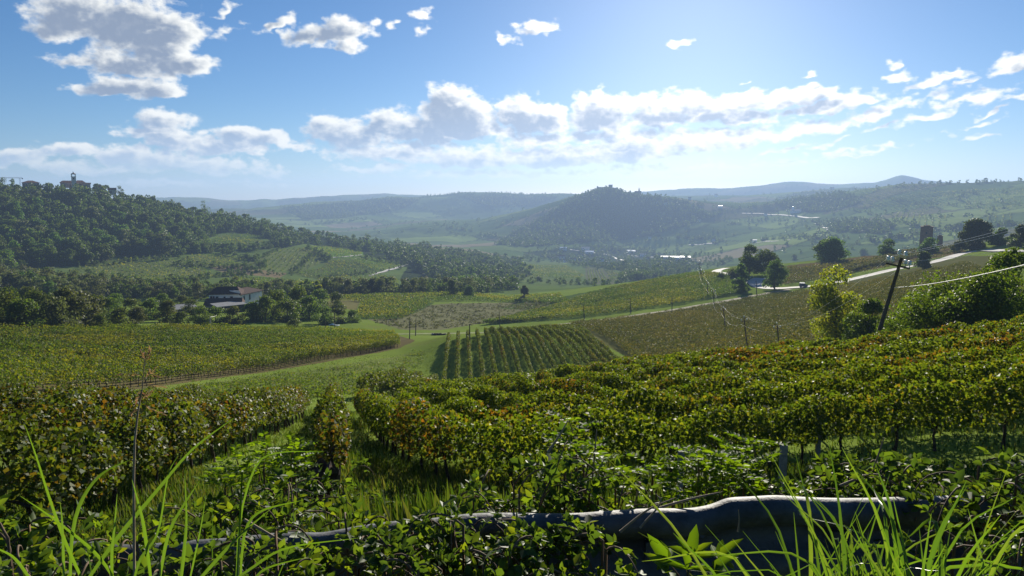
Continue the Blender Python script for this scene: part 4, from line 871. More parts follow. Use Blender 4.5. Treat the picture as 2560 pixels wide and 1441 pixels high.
def ribbon(name, px, w, m, label, lift=0.05, rmin=60, n=60):
    P = resample(ground_curve(px, rmin, n), 2.0)[0]; T = np.gradient(P[:, :2], axis=0); T /= np.linalg.norm(T, axis=1, keepdims=True) + 1e-9; N = np.stack([-T[:, 1], T[:, 0]], 1)
    cols = []
    for k in (-.5, -.17, .17, .5):
        xy = P[:, :2] + N*w*k; cols.append(np.c_[xy, np.maximum(Hgt(*xy.T), P[:, 2]*0.5 + Hgt(*xy.T)*0.5) + lift])
    V = np.stack(cols, 1).reshape(-1, 3); i = np.arange(len(P)-1)[:, None]*4 + np.arange(3)[None]; i = i.ravel(); F = np.stack([i, i+1, i+5, i+4], 1)
    o = link(name, mesh_np(name, V, F, 4, True), None, m); tag(o, label, None, None, 'structure'); return o
ASPH = plain("pale_asphalt", (0.40, 0.38, 0.35), 0.85, 0.15, 0, 0.15, 0.4); DIRT = plain("dirt_track", (0.21, 0.185, 0.12), 0.95, 0.1, 0, 0.3, 0.5); GTRK = plain("mown_track", (0.16, 0.19, 0.055), 0.95, 0.05, 0, 0.25, 0.5)
ribbon("road", [(2445,628),(2400,637),(2340,655),(2250,672),(2150,695),(2090,708),(2030,716),(1980,720),(1935,722),(1905,719),(1890,711),(1889,702),(1902,696)], 6.2, ASPH, "pale asphalt road bending downhill on the right", 0.12, 150)
ribbon("road", [(1842,687),(1818,685),(1798,683),(1790,680),(1800,675),(1818,671)], 5.0, ASPH, "upper piece of the road behind the crest", 0.12, 200)
ribbon("road", [(2460,626),(2500,628),(2560,629),(2640,630)], 4.5, ASPH, "end of the road at the right edge", 0.12, 150)
ribbon("dirt_track", [(1240,831),(1330,821),(1450,807),(1600,788),(1750,764),(1880,741),(1975,724)], 3.0, DIRT, "dirt track between the central block and the crest vineyard", 0.06, 120)
ribbon("grass_track", [(825,836),(950,836),(1060,835),(1150,834),(1240,832)], 3.2, GTRK, "mown grass track along the far edge of the left field", 0.05, 120)
for q, (pl, w) in enumerate([([(1855,534),(1920,537),(1990,541),(2045,545)], 9), ([(1425,625),(1480,632),(1530,642),(1565,652)], 7), ([(1560,636),(1640,644),(1700,648)], 6), ([(1722,613),(1760,611),(1792,609)], 7), ([(1888,608),(1930,604),(1975,600)], 7), ([(2050,566),(2062,570),(2070,576)], 6), ([(820,646),(870,642),(905,638)], 3.0), ([(925,690),(960,680),(1000,668),(1020,661)], 3.5)]):
    ribbon("road", pl, w, ASPH, "distant pale road on the valley slopes", 0.6 if q < 6 else 0.3, 450, 24)
# white farmhouse in the scrub
rh = 286.0
a, b, c = at(522, 736, rh), at(600, 737, rh-3), at(655, 727, rh+9)
fh = gable("farmhouse", "white two-storey farmhouse with brown tiled roof standing in scrub", a, b, 8.0, float(a[2]), 2.2, WHITEW, TILE, "house", None, [(0.26, 0.9, 1.0, 1.9), (0.50, 1.0, 0.7, 1.6), (0.72, 1.0, 1.0, 1.4)], hip=0.6, zb=float(a[2]) - 6.5)
def side_wing():
    A, B = np.array(b[:2]), np.array(c[:2]); L = np.linalg.norm(B-A); d = (B-A)/L; z0, z1 = float(b[2]), float(c[2]); zb = min(z0, z1) - 7.0
    n = np.array((-d[1], d[0])); n = n if n@A > 0 else -n; s = 1 if n@np.array((-d[1], d[0])) > 0 else -1
    piv = empty("wing", (0, 0, 0)); piv.parent = fh
    o = fh.location; ang = math.atan2(d[1], d[0]) - fh.rotation_euler[2]; ca, sa = math.cos(-fh.rotation_euler[2]), math.sin(-fh.rotation_euler[2]); dx, dy = A[0]-o[0], A[1]-o[1]
    piv.location = (dx*ca - dy*sa, dx*sa + dy*ca, zb - o[2]); piv.rotation_euler = (0, 0, ang); h = (z0+z1)/2 - zb; D = 8.5*s
    MB().add([(0,0,0),(L,0,0),(L,D,0),(0,D,0),(0,0,h),(L,0,h),(L,D,h),(0,D,h)], [(0,1,5,4),(1,2,6,5),(2,3,7,6),(3,0,4,7)]).build("wall", WHITEW, piv)
    oo = .5; so = s*oo; e = [(-.1,-so,h-.15),(L+oo,-so,h-.15),(L+oo,D+so,h-.15),(-.1,D+so,h-.15),(-.1,D/2,h+1.5),(L-3.4,D/2,h+1.5)]
    V = e + [(x,y,z+.18) for x,y,z in e]
    MB().add(V, [(0,1,5,4),(2,3,4,5),(7,6,10,11),(9,8,11,10),(0,6,7,1),(2,8,9,3),(1,7,8,2),(1,2,5),(3,0,4),(7,11,8),(9,10,6),(3,9,6,0)]).build("roof", TILE, piv)
    MB().box((-.15, D*0.25, h+1.0), (.3, abs(D)*.5, 1.2)).build("chimney", WHITEW, piv)
    for f in (0.17, 0.42): MB().box((L*f, -s*.03, h-1.6), (.75, .12, 2.0)).build("window", DARKM, piv)
side_wing()
for f in (0.07, 0.15): MB().box((np.linalg.norm(b[:2]-a[:2])*f, -.06, 4.6), (.7, .14, 2.2)).build("shutter", SHUT, fh)
p, q = at(512, 763, 270), at(602, 759, 268)
gable("barn", "long brown-roofed shed in front of the white farmhouse", p, q, 7, float(p[2]), 1.7, STONEW, TILE, "shed", zb=float(p[2])-4, hip=0.1)
p, q = at(545, 769, 262), at(614, 762, 266)
def shed_posts(root, L, D, h, s):
    for k in range(4): MB().box((L*(.04 + .3*k), -s*.2, h/2), (.2, .2, h)).build("post", POSTM, root)
gable("lean_to", "low shed with pale grey sloping roof below the farmhouse", p, q, 5, float(min(p[2], q[2]))+.2, 0.5, DARKM, SHEET, "shed", zb=float(p[2])-3.5, pent=True, extra=shed_posts)
p, q = at(440, 775, 262), at(492, 770, 264)
gable("ruined_shed", "broken grey roof sunk among bushes left of the lean-to", p, q, 5, float(p[2]), 0.8, DARKM, SHEET, "shed", zb=float(p[2])-3, pent=True)
p, q = at(88, 712, 520), at(132, 708, 520); gable("long_shed", "long pale shed half hidden at the foot of the church hill", p, q, 8, float(p[2]), 1.5, STONEW, SHEET, "shed")
# hilltop church and its neighbours
rc = 925.0
def tower(root_name, label, px, ytop, ybase, r, w, m, cat, belfry=True, spire=0.0, rm=REDT, group=None):
    t = at(px, ytop, r); zb = at(px, ybase, r)[2] - 3; h = t[2] - zb; root = tag(empty(root_name, (t[0], t[1], zb), float(-azt(px, 450)[0])), label, cat, group)
    b = MB(); b.box((0, 0, h*.40), (w, w, h*.80)).box((0, 0, h*.81), (w*1.14, w*1.14, h*.025)); b.build("shaft", m, root)
    b = MB()
    for sx in (-1, 1):
        for sy in (-1, 1): b.box((sx*w*.38, sy*w*.38, h*.88), (w*.22, w*.22, h*.12))
    b.box((0, 0, h*.955), (w*1.08, w*1.08, h*.03)); b.build("belfry", m, root)
    MB().lathe((0, 0, h*.97), [(w*.5, 0), (w*.42, h*.03), (w*.14, h*.045), (w*.16, h*.08), (w*.03, h*.1), (w*.02, h*.16)], 10).build("cap", rm, root)
    MB().box((0, -w*.505, h*.70), (w*.3, .1, h*.08)).build("window", DARKM, root)
    return root
tower("church_tower", "slender pale bell tower rising above the left hilltop", 183, 434, 470, rc-16, 4.4, CREAMW, "tower")
g1 = lambda x0, x1, ye, r, dep, rise, wm, rm, name, label, cat="house", wins=(), hip=0.0, group=None, yb=None: gable(name, label, at(x0, ye, r), at(x1, ye, r), dep, float(at((x0+x1)/2, ye, r)[2]), rise, wm, rm, cat, group, wins, hip, 0.6, None if yb is None else float(at((x0+x1)/2, yb, r)[2]))
W3 = [(f, 1.5, 1.2, 2.0) for f in (.1, .26, .42, .58, .74, .9)] + [(f, 5.5, 1.2, 2.0) for f in (.1, .42, .74, .9)]
g1(150, 186, 457, rc-6, 12, 2.2, PINKW, REDT, "parish_church", "brick-coloured hilltop church body left of the bell tower", "church", [(.3, 2, 1.5, 3), (.7, 2, 1.5, 3)], 0.5, None, 470)
g1(188, 211, 456, rc-8, 12, 2.0, PINKW, REDT, "hilltop_house", "red-roofed hilltop house just right of the bell tower", "house", W3[:4], 0.6, None, 470)
g1(207, 226, 460, rc-10, 9, 1.2, STONEW, TILE, "hilltop_house", "low flat-topped hilltop house at the right end of the church group", "house", W3[:3], 0.0, None, 472)
g1(55, 98, 457, rc-5, 14, 2.2, PINKW, REDT, "palazzo", "square pinkish hilltop mansion with rows of windows", "house", W3, 0.9, None, 476)
g1(247, 264, 468, rc-5, 8, 1.8, STONEW, REDT, "hilltop_house", "small stone house on the slope right of the church", "house", W3[:2], 0.0, None, 480)
g1(270, 290, 475, rc-5, 9, 2.2, CREAMW, REDT, "hilltop_house", "gabled cream house lower on the ridge right of the church", "house", W3[:3], 0.0, None, 488)
g1(243, 251, 482, rc-40, 5, 0.4, WHITEW, SHEET, "hilltop_house", "tiny white cube house among the hill trees", "house", W3[:1], 0.0, None, 492)
def crane():
    r = rc + 30; t = at(49, 446, r); zb = t[2] - 16; root = tag(empty("tower_crane", (t[0], t[1], zb), float(-azt(49, 450)[0])), "thin tower crane beside the hilltop mansion", "crane")
    b = MB()
    for sx in (-.5, .5):
        for sy in (-.5, .5): b.box((sx, sy, 8), (.18, .18, 16))
    for k in range(10): b.tube([(-.5, -.5, k*1.6), (.5, -.5, k*1.6 + 1.6)], .07, 4)
    b.build("mast", STEEL, root)
    b = MB(); L = 19.5
    for y in (-.4, .4): b.tube([(2.5, y, 16), (-L, y, 16)], .10, 4)
    b.tube([(2.5, 0, 16.9), (-L, 0, 16.6)], .10, 4)
    for k in range(14): b.tube([(-k*1.4, -.4, 16), (-k*1.4 - .7, 0, 16.8), (-k*1.4 - 1.4, -.4, 16)], .05, 4)
    b.build("jib", STEEL, root); MB().box((2.4, 0, 15.6), (1.2, 1.0, 1.2)).build("counterweight", STEEL, root)
STEEL = plain("dark_steel", (0.10, 0.10, 0.11), 0.5, 0.4, 0.6, 0.2, 2)
crane()
for k, (px, py, h, w, nm, lb) in enumerate([(10,468,13,11,"broadleaf_tree","loose crowned tree at the far left of the hilltop skyline"),(31,464,10,6,"pine_tree","small round-headed tree standing clear on the left skyline"),(2,474,9,10,"broadleaf_tree","low skyline tree at the very left edge"),(298,480,8,9,"pine_tree","umbrella-shaped pine on the ridge right of the gabled cream house"),(383,508,9,7,"broadleaf_tree","tree sticking up from the descending ridge line"),(513,536,20,15,"broadleaf_tree","big dark tree standing highest on the descending ridge"),(262,482,9,5,"cypress_tree","dark upright tree between the ridge houses")]):
    r = 915; p = at(px, py, r); p[2] = float(Hgt(p[0], p[1])); top = at(px, py - h*1.9, r)[2]
    place(nm, tree_meshes(960+k, max(6, top-p[2]), w, 700, 0.7, M_TREE, base=0.35 if k in (1, 3) else 0.1, lobes=13, nlimb=3), p, lb, "tree")
# castle hill
rk = 2450.0
def castle():
    p = at(1515, 478, rk); z = float(Hgt(p[0], p[1])); root = tag(empty("castle", (p[0], p[1], z - 3), float(-azt(1515, 470)[0])), "ruined castle with square keep crowning the central hill", "castle")
    k = rk/FOC; u = lambda x: (x - 1515)*k*0.98; v = lambda y: float(at(1515, y, rk)[2]) - z + 3
    b = MB(); b.box((u(1506), 4, v(468)/2), (28*k, 14, v(468))); b.box((u(1492), 2, v(471)/2), (10*k, 12, v(471))); b.build("wall", STONEW, root)
    b = MB(); b.box((u(1526), 0, v(463)/2), (10*k, 14, v(463)))
    for i in range(4): b.box((u(1522.5 + i*2.4), 0, v(463)+.8), (1.3*k, 14, 2.0))
    b.build("keep", STONEW, root)
    MB().box((u(1535), 1, v(470)/2), (8*k, 10, v(470))).build("tower", STONEW, root)
    b = MB()
    for i in range(5): b.box((u(1499 + i*4), -3.1, v(473)), (1.2, .3, 2.2))
    b.build("window", DARKM, root)
castle()
tower("bell_tower", "tiny bell tower of the village church right of the castle", 1598, 471, 484, rk, 5.0, STONEW, "tower")
g1(1587, 1603, 481, rk-4, 14, 4, STONEW, REDT, "village_church", "small church under the bell tower right of the castle", "church", [(.5, 2, 2, 3)], 0.0, None, 490)
# brick tower on the right ridge
def brick_tower(px0, px1, yt, yb, r, label, name="brick_tower"):
    c = at((px0+px1)/2, yt, r); zb = at(px0, yb, r)[2]; h = c[2]-zb; w = (px1-px0)*r*math.cos(float(azt(px0, 600)[0]))/FOC*0.93; root = tag(empty(name, (c[0], c[1], zb), float(-azt((px0+px1)/2, 590)[0])), label, "tower")
    b = MB(); b.add([(-w*.53,-w*.53,0),(w*.53,-w*.53,0),(w*.53,w*.53,0),(-w*.53,w*.53,0),(-w*.5,-w*.5,h),(w*.5,-w*.5,h),(w*.5,w*.5,h),(-w*.5,w*.5,h)], [(0,1,5,4),(1,2,6,5),(2,3,7,6),(3,0,4,7),(4,5,6,7)]); b.build("shaft", BRICK, root)
    b = MB(); b.box((0, 0, h + .25), (w*1.06, w*1.06, .5)); b.box((0, 0, h + .8), (w*.55, w*.55, .8)); b.build("cornice", BRICK, root)
    MB().box((0, -w*.53, h*.45), (w*.12, .25, h*.10)).box((0, -w*.515, h*.75), (w*.12, .25, h*.08)).build("window", DARKM, root)
brick_tower(2303, 2332, 568, 625, 560, "large square brick tower on the right ridge behind trees")
brick_tower(2344, 2357, 592, 632, 560, "narrow chimney-like stub right of the brick tower", "brick_stack")
# valley village: each building by the pixel of its front foot
VIL = [(1398,1417,626,WHSHEET,"white flat shed at the left end of the village"),(1452,1474,626,SHEET,"grey-roofed village hall behind the poplars"),(1462,1484,636,WHSHEET,"bluish white shed in the village centre"),(1392,1412,648,CREAMW,"cream house at the lower left of the village"),(1425,1440,655,REDT,"red-roofed house among trees in the lower village"),(1408,1420,657,WHITEW,"white cottage at the lower left of the village"),(1565,1588,634,WHSHEET,"long white roof in the middle of the village"),(1600,1615,642,SHEET,"grey barn right of the long white roof"),(1652,1672,650,WHSHEET,"first white hall of the long works by the village"),(1674,1698,651,WHSHEET,"widest white hall of the long works"),(1700,1726,651,WHSHEET,"right-hand white hall of the long works"),(1706,1716,657,WHITEW,"small white house below the works"),(1690,1700,660,CREAMW,"cream house below the works"),(1618,1626,652,CREAMW,"small cream house left of the works"),(1450,1458,645,WHITEW,"small white house in the village trees"),(1500,1510,655,WHITEW,"white speck of a house below the village road"),
 (1880,1892,607,WHSHEET,"bright white shed beside the mid slope road"),(1780,1788,604,WHITEW,"small white house on the mid slope"),(1796,1806,521,WHSHEET,"bright small roof below the upper yellow field"),(1640,1650,510,CREAMW,"pale house on the village slope right of the castle"),(1660,1670,513,WHITEW,"white house on the village slope right of the castle"),(1690,1700,516,CREAMW,"cream house lower on the castle village slope"),(1612,1622,500,REDT,"red house just below the small church"),(1720,1728,500,WHITEW,"lone white house beyond the castle village"),(1786,1794,493,WHITEW,"white house on the far ridge road"),(1975,2003,533,SHEET,"long grey winery building on the right slope"),(1910,1918,540,REDT,"reddish hut beside the upper road"),(2075,2085,477,REDT,"red-roofed farm on the right skyline"),(1742,1752,555,CREAMW,"cream farm in the middle of the hazy slope"),(1620,1628,598,WHITEW,"white dot of a house under the castle hill")]
for k, (x0, x1, y, m, lb) in enumerate(VIL):
    p = hit1((x0+x1)/2, y, 700)
    if np.isnan(p[0]): continue
    r = math.hypot(p[0], p[1]); sc = r/FOC; wdt = (x1-x0)*sc; big = m in (WHSHEET, SHEET); h = 5.5 if big else 6.0; h *= max(1, r/1800)
    A, B = at(x0, y, r), at(x1, y, r); z = p[2]
    gable("shed" if big else "house", lb, A, B, wdt*0.7, z + h, wdt*.10 if big else wdt*.16, WHITEW if m is REDT else m if not big else WHITEW, m if big else REDT, "shed" if big else "house", "buildings of the valley", [(.3, 1.0, 1.2, 1.6), (.7, 1.0, 1.2, 1.6)], zb=z-2)
def silo():
    p = hit1(1982, 532, 900); r = math.hypot(p[0], p[1]); root = tag(empty("silo", p), "white silo standing by the grey winery", "silo")
    MB().lathe((0,0,-2), [(3.2,0),(3.2,17),(2.6,18.5),(0.4,20)], 14).build("tank", WHSHEET, root); MB().box((3.4, -.5, 8), (.3, .8, 18)).build("ladder", STEEL, root)
silo()
# poles and wires
WOODP = plain("pole_wood", (0.075, 0.058, 0.048), 0.85, 0.15, 0, 0.3, 5, 0.4); CERAM = plain("white_porcelain", (0.75, 0.75, 0.72), 0.4, 0.4, 0, 0.05, 5); CABLE = plain("pale_cable", (0.50, 0.50, 0.48), 0.6, 0.3, 0.0, 0.1, 3); PALEP = plain("concrete_pole", (0.50, 0.50, 0.49), 0.8, 0.2, 0, 0.15, 3)
def insul(o, s=1.0):
    return MB().lathe(o, [(.02*s, -.16*s), (.03*s, -.02*s), (.085*s, 0), (.10*s, .06*s), (.05*s, .09*s), (.085*s, .11*s), (.09*s, .17*s), (.035*s, .22*s)], 10)
def pole(label, base, top, rad, m, arm=0.0, ins=0, s=1.0, name="utility_pole", arm_drop=0.55):
    base = np.array(base, float); top = np.array(top, float); v = top - base; b0 = base - v*0.06
    root = tag(empty(name, tuple(base)), label, "utility pole"); MB().tube([b0-base, v*.5, v], [rad*1.25, rad, rad*.78], 10).build("pole", m, root)
    tips = []
    u = v/np.linalg.norm(v); side = np.array((u[2], 0, -u[0])); side /= np.linalg.norm(side)
    if arm:
        c = v - u*arm_drop*s; q = MB(); nn = side*arm/2; f = np.cross(side, u)*(-rad*1.1)
        q.tube([c - nn + f, c + nn + f], .05*s, 6); q.build("crossarm", WOODP, root)
        for k in ((-1, 1) if ins < 5 else (-1, -.62, .62, 1)):
            o = c + nn*k*.92 + f + u*.17*s; insul(o, s).build("insulator", CERAM, root); tips.append(base + o + u*.18*s)
    if ins:
        for k in ((0,) if ins < 5 else (-1, 1)):
            o = v + side*k*.16*s + u*.14*s; insul(o, s).build("insulator", CERAM, root); tips.append(base + o + u*.18*s)
    return root, tips
def cable(a, b, sag, rad, label, name="power_cable", n=18):
    a = np.array(a); b = np.array(b); pts = [a + (b-a)*t - np.array((0, 0, sag*4*t*(1-t))) for t in np.linspace(0, 1, n+1)]
    o = MB().tube(pts, rad, 6, False).build(name, CABLE); tag(o, label, "cable", "overhead cables"); return o
lp0 = at_r(2190, 58); lp1 = at(2254, 645, 58.6)
_, LT = pole("leaning wooden pole with tilted crossarm and six white insulators", lp0, lp1, .135, WOODP, 1.75, 6, 1.5, arm_drop=0.42)
PL = [(1943,812,1949,886,"straight pole nearest the leaning one, three white insulators on a crossarm"),(1860,795,1869,876,"pole on the wide right field, second from the leaning one"),(1808,770,1814,826,"pole at the upper edge of the wide right field"),(1783,725,1786,772,"pole below the crest track, among green vines"),(1768,706,1770,740,"smaller pole just above the crest vineyard"),(1754,678,1756,706,"pole near the top of the crest vineyard"),(1749,655,1752,690,"farthest pole, breaking the crest line")]
tips = []
for (tx, ty, bx, by, lb) in PL:
    p = hit1(bx, by, 90); r = math.hypot(p[0], p[1]); s = max(1.0, r/210); tp, ti = pole(lb, p, at(tx, ty, r), .11*max(1, s*.8), WOODP, 1.1*s if s < 1.6 else 1.4*s, 3, 1.15*s); tips.append(ti)
for k in range(len(tips)-1):
    a, b = tips[k], tips[k+1]; dd = np.linalg.norm(a[0]-b[0]); thin = 1.0 if k < 2 else 0.6
    for j in (1, 2): cable(a[j], b[j], dd*.02, .006*thin*max(1, np.linalg.norm(a[0])/140), f"thin {'right' if j == 1 else 'upper'} wire of the pole line, {nth(k)} span from the leaning pole")
    low = np.array((0, 0, -0.9)); cable(a[0]+low, b[0]+low, dd*.03, .012*thin*max(1, np.linalg.norm(a[0])/170), f"thick sagging pale cable of the pole line, {nth(k)} span from the leaning pole")
for j, q in ((0, 0), (3, 1)): cable(LT[j], tips[0][q], 1.2, .008, f"faint wire from the leaning pole's {'left' if j == 0 else 'right'} arm end down to the straight pole")
cable(LT[5], at(2720, 498, 120), 0.6, .016, "upper wire rising from the leaning pole's top past the big oak"); cable(LT[0], at(2720, 512, 120), 0.6, .016, "second wire rising from the leaning pole past the big oak"); cable(LT[3], at(2720, 575, 120), 0.6, .011, "lowest thin wire from the leaning pole's right arm")
cable(lp0*.31 + lp1*.69 + np.array((.1, -.1, 0)), at(2760, 612, 27), 0.25, .019, "thick bright cable sweeping from the leaning pole out of frame right")
THIN = [(1025,792,1024,848,"left pole of the pair on the track at the left field corner"),(1040,796,1039,840,"right pole of the pair on the track at the left field corner"),(1174,811,1175,868,"thin pole standing among the central vine rows"),(1248,782,1250,826,"thin pole at the left end of the crest vineyard"),(1459,763,1461,806,"thin pole beside the track, first right of the central block"),(1575,744,1577,784,"thin pole on the track, second right of the central block"),(1680,742,1680,782,"thin pole on the track, third right of the central block"),(1890,702,1892,742,"thin pole standing in front of the road bend"),(836,782,838,834,"taller thin pole in front of the overgrown clump"),(813,804,815,833,"shorter thin pole in front of the overgrown clump"),(236,768,240,824,"thin pole among the bushes at the left"),(1350,812,1351,838,"short thin pole at the far end of the central rows")]
for (tx, ty, bx, by, lb) in THIN:
    p = hit1(bx, by, 100); r = math.hypot(p[0], p[1]); pole(lb, p, at(tx, ty, r), .075 + r*.00022, WOODP, 0, 0, name="thin_pole")
p = hit1(527, 829, 100); r = math.hypot(p[0], p[1]); pt = at(525, 793, r); pole("white concrete pole at the far edge of the left field", p, pt, .15, PALEP, 0, 0); cable(pt, at(560, 770, 262), 0.8, .05, "pale cable from the white pole up to the sheds")
# small things by the tracks
def car_box():
    p = hit1(2008, 719, 200); root = tag(empty("parked_van", p, float(-azt(2008, 700)[0]) + .15), "small dark van with pale roof stopped on the road", "van")
    b = MB(); b.add([(-1.5,-.85,.35),(1.6,-.85,.35),(1.6,.85,.35),(-1.5,.85,.35),(-1.45,-.82,1.1),(1.55,-.82,1.0),(1.55,.82,1.0),(-1.45,.82,1.1)], [(0,1,5,4),(1,2,6,5),(2,3,7,6),(3,0,4,7),(3,2,1,0)]); b.build("body", STEEL, root)
    b = MB(); b.add([(-1.45,-.8,1.1),(1.0,-.8,1.05),(1.0,.8,1.05),(-1.45,.8,1.1),(-1.4,-.72,1.75),(.5,-.72,1.75),(.5,.72,1.75),(-1.4,.72,1.75)], [(0,1,5,4),(1,2,6,5),(2,3,7,6),(3,0,4,7)]); b.build("window", DARKM, root)
    MB().box((-.45, 0, 1.79), (1.95, 1.5, .08)).build("roof", WHSHEET, root)
    for x in (-.95, 1.0):
        for y in (-.8, .8): MB().tube([(x, y-.1, .33), (x, y+.1, .33)], .33, 12).build("wheel", DARKM, root)
car_box()
def rail_far():
    P = resample(ground_curve([(1871,716),(1876,707),(1883,697),(1888,694)], 150, 12), 1.5)[0]; root = tag(empty("road_barrier", P[0]), "short pale crash barrier on the outside of the road bend", "barrier")
    MB().tube([q - P[0] + np.array((-1.2, 0, .75)) for q in P], .2, 6).build("beam", SHEET, root)
    for q in P[::3]: MB().box(tuple(q - P[0] + np.array((-1.2, .1, .4))), (.15, .15, .9)).build("post", STEEL, root)
rail_far()
def heap():
    p = hit1(1097, 838, 120); root = tag(empty("brush_heap", p), "low dark heap of prunings with a pale end on the grass track", "heap"); G = random.Random(9); b = MB()
    for k in range(60): x = G.uniform(-1.6, 1.6); z = .5*math.sqrt(max(0, 1-(x/1.8)**2))*G.random(); b.tube([(x-.6, G.uniform(-.5, .5), z), (x+.6, G.uniform(-.5, .5), z + G.uniform(-.1, .25))], .05, 5)
    b.build("branches", BARK, root); MB().lathe((-1.7, 0, -.05), [(.35, 0), (.42, .25), (.3, .5), (.05, .58)], 8).build("stone", SHEET, root)
    p = hit1(835, 815, 120); b = MB(); G = random.Random(4); V = []
    for i in range(9):
        for j in range(5): V.append((i*.45-1.8, j*.3-.6, .12 + .55*math.exp(-((i-3)**2+(j-2)**2)/4) + G.uniform(0, .14)))
    b.add(V, [(i*5+j, i*5+j+5, i*5+j+6, i*5+j+1) for i in range(8) for j in range(4)]); o = b.build("white_sheet", WHSHEET, None, p); tag(o, "crumpled white sheet lying at the foot of the overgrown clump", "sheet")
    a, c = at_r(2022, 96), at_r(2078, 94); o = MB().tube([a + (0, 0, .1), a*.6 + c*.4 + np.array((0, 0, .45)), c + (0, 0, 1.3)], [.16, .24, .34], 9).build("fallen_trunk", WOODM); tag(o, "leaning mossy trunk at the foot of the yellowing tree", "log")
heap()
# ------------------------------------------------------------------ foreground: crash barrier, brambles, tall grass, weeds
GALV = plain("galvanised_steel", (0.085, 0.088, 0.09), 0.65, 0.3, 0.1, 0.45, 7.0, 0.25); WOODST = plain("old_stump", (0.085, 0.062, 0.045), 0.95, 0.1, 0, 0.4, 14, 0.8)
STEM = plain("bramble_stem", (0.13, 0.085, 0.05), 0.8, 0.2, 0, 0.35, 12); DRYS = plain("dry_stem", (0.26, 0.20, 0.13), 0.85, 0.2, 0, 0.3, 10)
M_BR = leafmat("bramble_leaf", [(0.030,0.058,0.022),(0.042,0.078,0.026),(0.06,0.10,0.028),(0.085,0.13,0.026)], 0.44, 0.52, 0.14, (2.5,2.3,0.4), [(0.09,0.145,0.02),(0.12,0.145,0.02)], 3.0, (0.56, 0.7))
M_SAP = leafmat("sapling_leaf", [(0.06,0.12,0.014),(0.085,0.15,0.018),(0.11,0.17,0.02)], 0.52, 0.55, 0.15, (2.2,2.0,0.3))
M_GR = leafmat("blade_of_grass", [(0.045,0.085,0.020),(0.06,0.115,0.022),(0.085,0.145,0.028),(0.11,0.145,0.045)], 0.50, 0.36, 0.4, (2.0,2.0,0.4))
M_GRD = leafmat("field_grass", [(0.040,0.075,0.015),(0.06,0.105,0.02),(0.09,0.125,0.028),(0.12,0.125,0.05)], 0.38, 0.65, 0.1, (1.3,1.3,0.35), [(0.17,0.15,0.07),(0.11,0.14,0.04)], 0.25, (0.55, 0.7))
M_WEED = leafmat("weed_leaf", [(0.06,0.105,0.02),(0.09,0.14,0.025),(0.125,0.17,0.035)], 0.45, 0.65, 0.06, (1.7,1.6,0.4), [(0.14,0.12,0.06),(0.09,0.13,0.03)], 0.4, (0.55, 0.7))
def fine_leaves(C, N, A, size, wd=0.62, fold=0.10, droop=0.12):
    """six-point leaves: base, two shoulders a side, tip; A = direction of the midrib"""
    n = len(C); size = np.broadcast_to(np.asarray(size, float), (n,))[:, None]; A = unit(A); N = unit(N - A*np.sum(N*A, 1, keepdims=True)); B = np.cross(N, A)
    w = size*wd*0.5
    p = [C, C + A*size*.30 + B*w*.95 + N*size*fold, C + A*size*.68 + B*w*.72 + N*size*(fold*.6 - droop*.4), C + A*size - N*size*droop, C + A*size*.68 - B*w*.72 + N*size*(fold*.6 - droop*.4), C + A*size*.30 - B*w*.95 + N*size*fold]
    V = np.stack(p, 1).reshape(-1, 3); k = np.arange(n)[:, None]*6
    F = np.concatenate([k + np.array([[0, 1, 2, 3]]), k + np.array([[0, 3, 4, 5]])], 1).reshape(-1, 4); return V, F.astype(np.int32)
